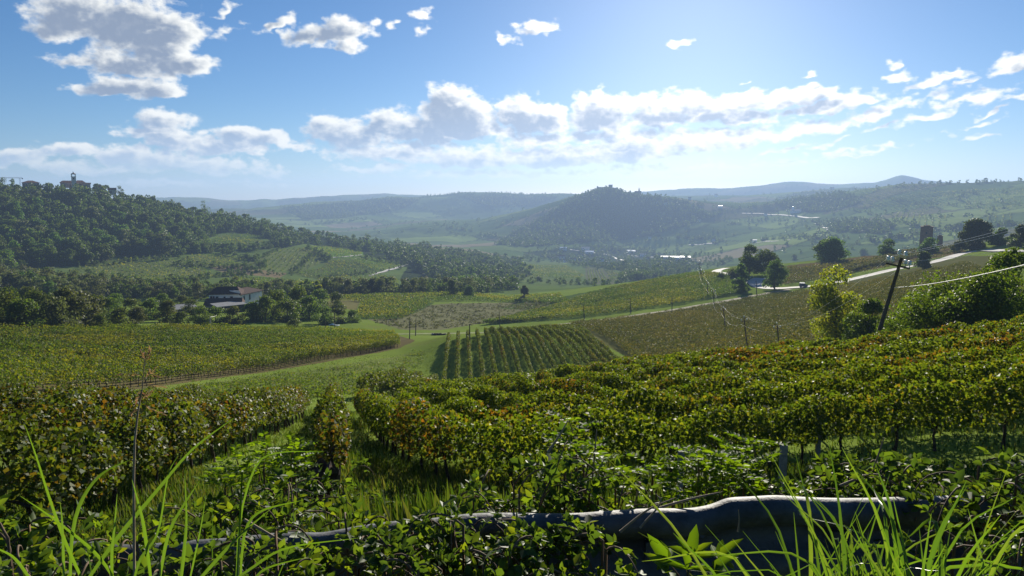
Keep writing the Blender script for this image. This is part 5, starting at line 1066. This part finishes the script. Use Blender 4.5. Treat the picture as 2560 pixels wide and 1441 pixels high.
# crash barrier: a bent corrugated beam on posts, two metres from the lens
def barrier():
    top = [(-260,1415),(-60,1392),(60,1372),(150,1362),(240,1360),(330,1362),(430,1356),(520,1350),(600,1345),(690,1340),(760,1335),(830,1328),(930,1312),(1010,1300),(1100,1294),(1230,1290),(1400,1288),(1520,1282),(1640,1274),(1720,1268),(1790,1258),(1840,1247),(1890,1243),(1950,1246),(2020,1248),(2120,1246),(2240,1244),(2400,1240),(2560,1238),(2800,1236)]
    P = curve(np.array([at(x, y + 16, 2.35/max(.6, math.cos(float(azt(x, y)[0])))) for x, y in top]), 240)
    prof = [(.085,-.02),(.06,-.004),(.035,0),(.008,-.006),(-.006,-.03),(-.004,-.055),(.02,-.085),(.055,-.105),(.075,-.125),(.075,-.165),(.055,-.185),(.02,-.205),(-.004,-.235),(-.006,-.265),(.01,-.29),(.04,-.305),(.075,-.30)]
    root = tag(empty("crash_barrier", P[len(P)//2]), "grey dented crash barrier running along the bottom, half overgrown", "crash barrier"); o = P[len(P)//2]; V = []
    T = np.gradient(P, axis=0); G = random.Random(2)
    for i, q in enumerate(P):
        n = np.array((T[i, 1], -T[i, 0], 0)); n /= np.linalg.norm(n); n = n if n[1] > 0 else -n
        d = .02*math.sin(i*.11) + .012*math.sin(i*.27+1)
        for (y, z) in prof: V.append(q + n*(y + d*.6 + (vnoise(np.array([i*.12]), np.array([z*9]), 4)[0]-.5)*.012) + np.array((0, 0, z*(1 + .04*math.sin(i*.09)))) - o)
    m = len(prof); F = [(i*m+j, (i+1)*m+j, (i+1)*m+j+1, i*m+j+1) for i in range(len(P)-1) for j in range(m-1)]
    me = mesh_np("beam", np.array(V), np.array(F), 4, True); b = link("beam", me, root, GALV); sm = b.modifiers.new("thick", 'SOLIDIFY'); sm.thickness = 0.004
    for f in (.30, .66):                                       # overlapped splice with its bolts
        i0 = int(f*len(P))
        for di in (0, 3):
            for z in (-.085, -.225):
                q = P[i0+di] - o; MB().tube([(q[0], q[1]+.03, q[2]+z), (q[0]+.0, q[1]-.006, q[2]+z)], [.014, .010], 8).build("bolt", GALV, root)
    for f in (.10, .36, .62, .86):
        q = P[int(f*len(P))] - o; k = MB(); gz = -EYE - o[2] - .2; k.box((q[0], q[1] + .14, (q[2]-.09+gz)/2), (.05, .10, q[2] - .09 - gz)); k.box((q[0], q[1] + .07, q[2]-.17), (.05, .06, .10)); k.build("post", GALV, root)
barrier()
def bramble(label, spots, n_stem, length, per, size, seed, m=M_BR, name="bramble_bush", base_drop=0.5, leaflet=3, up=0.75, cat="bramble"):
    """arching stems from rooted spots with three-part leaves"""
    G = np.random.default_rng(seed); base = np.mean([s for s in spots], 0); root = tag(empty(name, tuple(base)), label, cat); st = MB(); C, N, A, S = [], [], [], []
    for k in range(n_stem):
        s = spots[k % len(spots)] - base + G.normal(size=3)*np.array((.10, .10, .05)); a = G.random()*6.283; d = np.array((math.cos(a), math.sin(a)*.7, up + .5*G.random())); d /= np.linalg.norm(d); L = length*(.5 + .7*G.random()); pts = [s - np.array((0, 0, base_drop))*(0.3 + 0.7*G.random())]
        m_ = 9; v = d.copy(); p = s.copy(); pts.append(p.copy())
        for i in range(m_): v = v + np.array((G.normal()*.10, G.normal()*.10, -.16 - .03*i)); v /= np.linalg.norm(v); p = p + v*L/m_; pts.append(p.copy())
        st.tube(pts, list(np.linspace(.0045, .0018, len(pts))), 5, False)
        q = np.array(pts[1:]); t = np.sort(G.random(per))*(len(q)-1)
        for tt in t:
            i = min(int(tt), len(q)-2); c = q[i] + (q[i+1]-q[i])*(tt-i); dv = unit((q[i+1]-q[i])[None])[0]; sd = unit((np.cross(dv, (0, 0, 1)) * (1 if G.random() < .5 else -1) + G.normal(size=3)*.5 + np.array((0, 0, .25)))[None])[0]
            pet = c + sd*size*.9; nn = np.array((0, -.15, .8)) + G.normal(size=3)*.65; sz = size*(.55 + .7*G.random())
            for j in range(leaflet):
                ang = (j - (leaflet-1)/2)*(1.15 if leaflet == 3 else .6); rot = sd*math.cos(ang) + np.cross(unit(nn[None])[0], sd)*math.sin(ang); C.append(pet); N.append(nn + G.normal(size=3)*.2); A.append(rot); S.append(sz*(1.15 if j == leaflet//2 else .9))
    V, F = fine_leaves(np.array(C), np.array(N), np.array(A), np.array(S)); link("leaves", mesh_np("leaves", V, F), root, m); st.build("stems", STEM, root); return root
def sp(*pts): return [at(x, y, r) for x, y, r in pts]
bramble("dense bramble mound smothering the barrier at the centre", sp((1180,1400,2.2),(1280,1390,2.15),(1380,1400,2.2),(1300,1430,2.05),(1230,1440,2.0),(1440,1420,2.1)), 50, .24, 10, .036, 1)
bramble("bramble hanging over the barrier left of the central mound", sp((830,1410,2.2),(920,1420,2.1),(1010,1410,2.1),(1080,1400,2.15),(960,1440,2.0),(1080,1440,1.95)), 40, .20, 9, .034, 2, up=.6)
bramble("leafy bramble tips rising behind the barrier at the centre", sp((1220,1300,2.7),(1300,1290,2.75),(1400,1290,2.7),(1480,1300,2.7)), 34, .30, 9, .038, 3, up=.9)
bramble("tall bramble shoot sticking up highest at the centre", sp((1340,1270,2.6),(1380,1260,2.6)), 7, .36, 9, .042, 4, up=1.6)
bramble("low bramble tangle on the lower left under the barrier", sp((700,1440,2.1),(760,1430,2.2),(640,1450,2.0)), 22, .18, 9, .034, 5, up=.5)
bramble("bramble thicket behind the barrier left of the stump", sp((560,1330,3.2),(640,1310,3.3),(700,1300,3.4),(600,1290,3.6),(740,1330,3.0)), 46, .34, 9, .042, 6, up=.8)
bramble("bramble mass behind the barrier at the far right", sp((2380,1275,2.9),(2470,1270,2.8),(2560,1280,2.7),(2640,1280,2.7)), 50, .28, 10, .038, 7, up=.6)
bramble("spreading bramble behind the barrier above the tall grass", sp((2020,1265,3.2),(2110,1255,3.2),(2200,1255,3.2),(2290,1260,3.1)), 56, .32, 10, .040, 8, up=.6)
bramble("bramble growing round the left end of the barrier", sp((20,1400,2.6),(80,1390,2.7),(-40,1400,2.7),(120,1430,2.3)), 34, .24, 9, .042, 9, up=.6)
bramble("small bramble behind the barrier among dry stems", sp((1580,1300,2.9),(1650,1290,2.9)), 14, .22, 8, .036, 10)
bramble("bramble leaves under the barrier beside the left grass", sp((300,1440,2.1),(420,1435,2.1),(520,1440,2.1)), 20, .16, 8, .034, 11, up=.5)
bramble("bramble creeping out under the barrier at the right edge", sp((2480,1390,2.4),(2540,1400,2.3),(2600,1390,2.4)), 18, .18, 8, .030, 12, up=.5)
bramble("bramble twined over the old stump", sp((800,1240,4.8),(850,1250,4.6),(770,1250,4.8)), 20, .34, 9, .048, 13)
def sapling(label, spots, n, length, seed, lf=.034, pairs=7):
    """young locust shoots: feathery leaves of paired leaflets"""
    G = np.random.default_rng(seed); base = np.mean(spots, 0); root = tag(empty("locust_sapling", tuple(base)), label, "sapling"); st = MB(); C, N, A, S = [], [], [], []
    for k in range(n):
        s = spots[k % len(spots)] - base + G.normal(size=3)*.06; H = length*(.6 + .6*G.random()); lean = G.normal(size=2)*.25; pts = [s - np.array((0, 0, .5))] + [s + np.array((lean[0]*t*t, lean[1]*t*t, t))*H for t in np.linspace(0, 1, 6)]
        st.tube(pts, list(np.linspace(.006, .002, 7)), 5, False)
        for q in range(8):
            t = .25 + .75*q/7; p = s + np.array((lean[0]*t*t, lean[1]*t*t, t))*H; a = q*2.4 + G.random(); d = np.array((math.cos(a), math.sin(a), .55)); d /= np.linalg.norm(d); L = lf*pairs*.62
            for j in range(pairs):
                u = (j+1)/pairs; c = p + d*L*u - np.array((0, 0, .25*L*u*u)); sd = np.cross(d, (0, 0, 1)); sd /= np.linalg.norm(sd)
                for e in (-1, 1): C.append(c); A.append(sd*e + d*.5); N.append(np.array((0, -.25, .8)) + G.normal(size=3)*.7); S.append(lf*(1.05 - .35*abs(u-.5)))
            C.append(p + d*L - np.array((0, 0, .25*L))); A.append(d); N.append(np.array((0, 0, 1.0))); S.append(lf)
    V, F = fine_leaves(np.array(C), np.array(N), np.array(A), np.array(S), .48, .06, .05); link("leaves", mesh_np("leaves", V, F), root, M_SAP); st.build("stems", STEM, root)
sapling("feathery bright sapling behind the barrier between stump and left grass", sp((690,1200,3.9),(745,1180,4.0),(640,1210,3.8),(580,1230,3.6)), 9, .15, 21)
sapling("feathery bright sapling behind the bent part of the barrier", sp((1790,1215,3.3),(1850,1200,3.4),(1740,1225,3.2)), 9, .15, 22)
sapling("low feathery sapling in front of the first vine trunks", sp((1690,1235,3.1),(1900,1225,3.2)), 5, .11, 23)
sapling("small sapling behind the brambles right of the centre mound", sp((1495,1225,3.0),(1470,1240,3.0)), 4, .18, 24)
def rosette():
    b = at(1722, 1470, 1.95); root = tag(empty("leafy_weed", tuple(b)), "broad-leaved bright weed below the barrier, in front of its dark face", "weed"); G = np.random.default_rng(31); C, N, A, S = [], [], [], []; st = MB()
    for k in range(6):
        a = k*1.05 + .3; d = np.array((math.cos(a)*.9, math.sin(a)*.5, .75)); d /= np.linalg.norm(d); L = .07 + .05*G.random(); p = d*L; st.tube([(0, 0, -.15), p*.5, p], [.004, .003, .002], 5, False)
        for j in range(5): ang = (j-2)*.62; sd = np.cross(d, (0, 0, 1.0)); sd /= np.linalg.norm(sd); C.append(p); A.append(d*math.cos(ang)*.7 + sd*math.sin(ang) + np.array((0, 0, .1))); N.append(np.array((0, -.3, 1)) + G.normal(size=3)*.2); S.append(.075 if j != 2 else .095)
    V, F = fine_leaves(np.array(C), np.array(N), np.array(A), np.array(S), .40, .08, .15); link("leaves", mesh_np("leaves", V, F), root, M_SAP); st.build("stems", STEM, root)
rosette()
def blade(P, w, b0, V, F, face=None, nseg=9):
    """one grass blade: a folded tapering strip through points P"""
    Q = even(curve(np.array(P), 40), nseg + 1); T = np.gradient(Q, axis=0); T = unit(T); k = len(V)
    for i, q in enumerate(Q):
        f = i/nseg; ww = w*(.55 + .45*min(1, f*4))*(1-f)**.65*0.5 if f < 1 else 0.0004
        side = np.cross(T[i], face if face is not None else q + b0); side /= np.linalg.norm(side) + 1e-9; nn = np.cross(side, T[i])
        V += [q - side*ww, q + nn*ww*.35, q + side*ww]
    for i in range(nseg): a = k + i*3; F += [(a, a+1, a+4, a+3), (a+1, a+2, a+5, a+4)]
def grass_clump(label, spots, n, hmin, hmax, w, seed, spread, bend, name="tall_grass"):
    G = np.random.default_rng(seed); base = np.mean(spots, 0); root_ = None; V, F = [], []
    for k in range(n):
        s = spots[G.integers(len(spots))] - base + G.normal(size=3)*np.array((.07, .07, 0)); h = hmin + (hmax-hmin)*G.random(); a = G.random()*6.283; o = np.array((math.cos(a), math.sin(a)*.8, 0))*spread*h*(.3 + G.random()); bd = bend*G.random()**2
        P = [s, s + o*.25 + np.array((0, 0, h*.42)), s + o*.65 + np.array((0, 0, h*.78)), s + o*(1.1 + bd) + np.array((0, 0, h*(1.0 - bd*.6)))]
        fc = np.array((G.normal()*.6, 1.0, G.normal()*.3)); blade(P, w*(.6 + .7*G.random()), base, V, F, fc)
    o = link(name, mesh_np(name, np.array(V), np.array(F)), None, M_GR, tuple(base)); return tag(o, label, "grass clump", "tall grass at the roadside")
gz = -EYE - .02
def gs(*p): return [np.array((at(x, 1300, r)[0], at(x, 1300, r)[1], gz)) for x, r in p]
grass_clump("big bright tuft of tall grass at the lower right, its middle and tallest part", gs((2180,1.75),(2240,1.8),(2300,1.75),(2360,1.8),(2270,1.65)), 230, .66, 1.08, .0118, 41, .34, .9)
grass_clump("arching left side of the bright grass tuft at the lower right", gs((2060,1.7),(2120,1.75),(2000,1.75)), 90, .62, .95, .011, 42, .5, 1.2)
grass_clump("shorter right side of the bright grass tuft at the lower right", gs((2420,1.7),(2480,1.75),(2540,1.7),(2600,1.7)), 120, .60, .92, .011, 43, .42, .9)
grass_clump("low grass fringe at the bottom left corner", gs((40,1.7),(120,1.75),(230,1.7),(330,1.75),(-40,1.7)), 46, .58, .86, .008, 44, .35, .8)
grass_clump("low grass fringe at the bottom, right of the long left blades", gs((430,1.7),(520,1.75),(620,1.75),(700,1.8)), 36, .55, .80, .008, 45, .4, .8)
LONG = [  # long single blades at the left: pixel course, width in pixels, distance
 ([(215,1470),(165,1360),(125,1250),(90,1140),(62,1062)], 22, 1.7), ([(205,1470),(290,1350),(390,1230),(480,1125),(585,1045)], 24, 1.75), ([(175,1470),(180,1340),(205,1250),(255,1185),(325,1150)], 20, 1.8),
 ([(380,1470),(360,1320),(345,1255),(330,1200)], 22, 1.6), ([(395,1470),(420,1340),(455,1270),(498,1204)], 22, 1.65), ([(300,1470),(240,1385),(130,1295),(50,1240)], 20, 1.6), ([(160,1470),(158,1380),(155,1300),(150,1255)], 18, 1.5),
 ([(280,1470),(280,1380),(287,1310),(293,1235)], 22, 1.6), ([(450,1470),(462,1360),(466,1290),(462,1190)], 20, 1.7), ([(480,1470),(560,1380),(610,1330),(680,1270)], 22, 1.65), ([(560,1470),(630,1420),(720,1370),(900,1345)], 18, 1.6), ([(600,1470),(610,1340),(650,1280),(760,1250)], 18, 1.7), ([(590,1470),(600,1300),(640,1165),(700,1132),(810,1130)], 13, 1.8),
 ([(620,1470),(660,1425),(740,1400),(780,1395)], 16, 1.6), ([(90,1470),(40,1400),(0,1375),(-40,1360)], 18, 1.6), ([(330,1470),(350,1400),(395,1330),(420,1190),(445,1140)], 16, 1.7), ([(470,1470),(500,1330),(515,1240)], 12, 1.6)]
BLADE_LABELS = ["longest left-leaning grass blade at lower left, its tip among the browning vines", "longest right-leaning grass blade at lower left, reaching up to the vines", "grass blade at lower left that arches over to a drooping tip beside the seed stalk", "steep grass blade just right of the seed stalk, tip above the barrier", "pale upright-leaning grass blade with a broad pointed tip right of the seed stalk", "grass blade at far lower left slanting down from a tip above the barrier end", "short upright grass blade left of the seed stalk, tip near the barrier top", "upright grass blade crossing behind the seed stalk at lower left",
 "straight upright grass blade before the barrier, midway between seed stalk and thin stem", "grass blade bending right across the left part of the barrier", "low grass blade sweeping far right along the barrier below the stump", "grass blade arching right beside the thin straight stem, tip level with the barrier top", "thin dark grass blade curving over to a level tip below the stump", "lowest short grass blade bending right near the bottom edge", "grass blade bending left out of the frame at the lower left corner", "slender grass blade with its tip before the vine trunks right of the seed stalk", "very thin straight grass blade left of the thin stem"]
for k, (pl, w, r) in enumerate(LONG):
    V, F = [], []; P = [at(x, y, r + .02*i) for i, (x, y) in enumerate(pl)]; b = P[0].copy(); P = [q - b for q in P]
    blade(P, w*r/FOC*.5, b, V, F, np.array((.25*math.sin(k*2.1), 1, .2)), 14); o = link("blade_of_grass", mesh_np("blade_of_grass", np.array(V), np.array(F), 4, True), None, M_GR, tuple(b)); end = pl[-1]
    tag(o, BLADE_LABELS[k], "grass blade", "long grass blades at lower left")
def seed_stalk():
    pl = [(336,1470),(335,1340),(334,1200),(337,1100),(345,1030),(356,970),(362,900),(368,880)]; r = 1.75; P = [at(x, y, r) for x, y in pl]; b = P[0].copy(); root = tag(empty("seed_stalk", tuple(b)), "tall grass stalk with ragged seed head standing before the left field", "grass stalk")
    MB().tube([q - b for q in P], [.0030,.0028,.0026,.0022,.0018,.0012,.0008,.0006], 6).build("stem", DRYS, root); G = np.random.default_rng(51); C, N, A, S = [], [], [], []
    for (x, y), (ex, ey) in [((350,1000),(372,985)),((356,975),(345,1000)),((358,960),(410,968)),((360,940),(300,935)),((362,930),(395,945)),((364,905),(372,880)),((364,900),(355,885)),((352,1010),(405,1035)),((349,1020),(330,1030)),((360,950),(385,925))]:
        a, c = at(x, y, r) - b, at(ex, ey, r) - b
        for t in np.linspace(.15, 1, 9): C.append(a + (c-a)*t); A.append((c-a) + G.normal(size=3)*.01); N.append(G.normal(size=3)); S.append(.010 + .006*G.random())
    V, F = fine_leaves(np.array(C), np.array(N), np.array(A), np.array(S), .3, .1, 0); link("seed_head", mesh_np("seed_head", V, F), root, leafmat("seed_husk", [(0.22,0.16,0.10),(0.30,0.22,0.13),(0.20,0.10,0.07)], 0.4, 0.7, 0.1, (1.2,1.1,0.7)))
    pl = [(592,1470),(600,1300),(606,1180)]; P = [at(x, y, 1.8) for x, y in pl]; o = MB().tube([q - P[0] for q in P], [.003, .0025, .002], 6).build("grass_stem", M_GR, None, tuple(P[0])); tag(o, "thin straight grass stem left of the stump", "grass stalk")
seed_stalk()
def stump():
    t = at(810, 1172, 4.9); z0 = float(Hgt(t[0], t[1])) - .2; root = tag(empty("tree_stump", (t[0], t[1], z0)), "rough dead stump behind the barrier, ragged flat top", "stump"); h = t[2]-z0; G = random.Random(8); V, F = [], []; n = 16
    for i, f in enumerate((0, .3, .6, .85, .95, 1.0)):
        for k in range(n):
            a = 6.283*k/n; r = (.095 - .02*f + (.012 if f > .9 else 0))*(1 + .22*math.sin(a*3+f*2) + G.uniform(-.08, .08)); V.append((r*math.cos(a)*1.15, r*math.sin(a), h*f + (G.uniform(-.05, .09) if f > .9 else 0)))
    for i in range(5):
        for k in range(n): F.append((i*n+k, i*n+(k+1) % n, (i+1)*n+(k+1) % n, (i+1)*n+k))
    F.append(tuple(5*n+k for k in range(n))); b = MB(); b.add(V, F); b.build("stump_wood", WOODST, root)
stump()
def twigs():
    for k, (pl, r, w, lb) in enumerate([([(1590,1290),(1650,1270),(1700,1255),(1760,1240),(1800,1232)], 2.5, .006, "long dry twig lying across the barrier"), ([(1550,1330),(1620,1275),(1690,1245)], 2.3, .005, "dry twig leaning on the barrier face"), ([(1600,1320),(1650,1260),(1640,1235)], 2.25, .004, "forked dry twig caught on the barrier"), ([(1600,1205),(1590,1250),(1580,1290)], 2.8, .006, "broken dry stem standing behind the barrier"), ([(1480,1210),(1487,1130),(1492,1075)], 2.9, .005, "thin upright dry stem before the vines"), ([(1845,1330),(1848,1300),(1846,1275)], 2.2, .003, "small dry umbel stalk before the barrier face"), ([(2100,1215),(2160,1190),(2180,1180),(2210,1095)], 3.0, .006, "bare twig rising out of the bramble above the tall grass"), ([(610,1300),(680,1340),(720,1360)], 2.1, .005, "dry stalks bent under the barrier at left"), ([(1370,1130),(1395,1095),(1420,1052)], 2.6, .006, "reddish bare shoot tip standing highest at the centre")]):
        P = [at(x, y, r) for x, y in pl]; P = curve(np.array(P), 16); b = P[0].copy(); o = MB().tube([q - b for q in P], list(np.linspace(w, w*.4, len(P))), 6).build("dry_twig", DRYS, None, tuple(b)); tag(o, lb, "twig", "dry twigs on the barrier")
twigs()
def stubs():
    for k, (x, y0, y1, r, lb) in enumerate([(1703, 1128, 1200, 13.5, "grey end post in front of the first right vine row"), (1960, 1112, 1200, 13.5, "second grey end post, right of the first one, before the vines")]):
        t = at(x, y0, r); z = float(Hgt(t[0], t[1])); o = MB().box((0, 0, (t[2]-z)/2 - .1), (.11, .10, t[2]-z+.2)).build("vineyard_post", POSTM, None, (t[0], t[1], z)); tag(o, lb, "post")
stubs()
# grass and weeds nobody could count
def blades_stuff(X, Y, h, w, seed, name, m, label, lean=0.35):
    G = np.random.default_rng(seed); n = len(X); Z = Hgt(X, Y); a = G.random(n)*6.283; up = np.stack([np.cos(a)*lean*G.random(n), np.sin(a)*lean*G.random(n), np.ones(n)], 1); up = unit(up); b = G.random(n)*6.283; sd = np.stack([np.cos(b), np.sin(b), np.zeros(n)], 1)
    B = np.stack([X, Y, Z - .02], 1); h = h[:, None]; w = w[:, None]
    V = np.stack([B - sd*w*.5, B + sd*w*.5, B + up*h*.62 + sd*w*.42, B + up*h + np.cross(sd, up)*h*.12*np.sign(b-3.1)[:, None]], 1).reshape(-1, 3); F = np.arange(4*n).reshape(n, 4)
    o = link(name, mesh_np(name, V, F), None, m); tag(o, label, None, None, 'stuff')
def near_grass():
    G = np.random.default_rng(61); X, Y, Hh, Wd = [], [], [], []
    def ring(n, r0, r1, h0, h1, wk, a0=-42, a1=42):
        r = np.sqrt(r0*r0 + (r1*r1-r0*r0)*G.random(n)); a = np.radians(a0 + (a1-a0)*G.random(n)); x, y = r*np.sin(a), r*np.cos(a); k = .45 + 1.1*vnoise(x*.7, y*.7, 7); X.append(x); Y.append(y); Hh.append((h0 + (h1-h0)*G.random(n))*k); Wd.append(np.full(n, wk)*(.6 + .8*G.random(n)))
    ring(26000, 3.2, 9, .10, .34, .010); ring(80000, 8, 18, .10, .34, .015); ring(60000, 16, 44, .10, .28, .035); ring(45000, 42, 130, .10, .22, .09)
    X, Y, Hh, Wd = map(np.concatenate, (X, Y, Hh, Wd)); px, py = proj(X, Y, Hgt(X, Y)); r = np.hypot(X, Y)
    aisle = inpoly(px, py, [(845,1030),(905,1040),(1010,1140),(1130,1260),(860,1260),(850,1120)]) & (r > 9); weeds = G.random(len(X)) < .5
    Hh = np.where(aisle & weeds, Hh*1.15, Hh*.8); blades_stuff(X, Y, Hh, Wd, 62, "grass", M_GRD, "rough grass between the vines and on the tracks")
near_grass()
def weed_leaves(polys, n, r0, r1, size, hh, seed, name, label, m):
    G = np.random.default_rng(seed); C = []
    for poly, k in polys:
        P = np.array(poly, float); lo, hi = P.min(0), P.max(0); px = lo[0] + G.random(k*4)*(hi[0]-lo[0]); py = lo[1] + G.random(k*4)*(hi[1]-lo[1]); ok = inpoly(px, py, poly); p = hit(px[ok][:k], py[ok][:k], r0); p = p[~np.isnan(p[:, 0])]; r = np.hypot(p[:, 0], p[:, 1]); p = p[(r > r0) & (r < r1)]
        q = np.repeat(p, n, 0) + G.normal(size=(len(p)*n, 3))*np.array((hh*.9, hh*.9, 0)); mound = .35 + .9*vnoise(q[:, 0]*.6, q[:, 1]*.6, 3); q[:, 2] = Hgt(q[:, 0], q[:, 1]) + hh*mound*G.random(len(q)); C.append(q)
    C = np.vstack(C); V, F = leaves(C, G.normal(size=C.shape)*.6 + np.array((0, 0, .8)), size*(.6 + .8*G.random(len(C))), .8, .15, G); o = link(name, mesh_np(name, V, F), None, m); tag(o, label, None, None, 'stuff')
weed_leaves([([(440,978),(560,958),(700,935),(860,918),(1000,898),(1045,872),(1062,900),(1010,950),(880,985),(700,1005),(520,1005)], 1200)], 12, 55, 160, .20, .38, 71, "bank_weeds", "weeds covering the bank below the left field", M_WEED)
weed_leaves([([(930,805),(1010,772),(1130,760),(1300,759),(1440,766),(1380,778),(1280,800),(1100,824),(1000,822)], 700), ([(1240,770),(1330,754),(1470,764),(1380,776)], 250)], 8, 180, 420, .55, .5, 72, "field_weeds", "thin weeds on the grey fallow field", leafmat("fallow_weed", [(0.09,0.09,0.05),(0.12,0.12,0.06),(0.08,0.11,0.035)], 0.35, 0.7, 0.1))
weed_leaves([([(560,1200),(760,1170),(880,1260),(1000,1250),(1180,1260),(1300,1255),(1700,1235),(1700,1260),(560,1300)], 500), ([(1750,1220),(2560,1180),(2560,1215),(1750,1235)], 260), ([(-40,1300),(560,1300),(560,1340),(-40,1340)], 220)], 8, 5.5, 14, .06, .26, 73, "roadside_weeds", "leafy weeds on the slope below the road", M_WEED)
# ------------------------------------------------------------------ haze: one closed box of thin air round the whole scene
def build_haze():
    m, nt, out = material("haze")
    v = nd(nt, 'ShaderNodeVolumePrincipled')
    v.inputs['Color'].default_value = (0.37, 0.53, 0.82, 1); v.inputs['Density'].default_value = HAZE; v.inputs['Anisotropy'].default_value = 0.28
    nt.links.new(v.outputs[0], out.inputs['Volume'])
    zt = float(TAB.max()) + 40; zb = float(TAB.min()) - 5
    o = MB().box((0, 2800, (zt+zb)/2), (15000, 9600, zt-zb)).build("haze", m)
    tag(o, "thin blue haze filling the valley", None, None, 'stuff')
HAZE = 1.5e-4
build_haze()
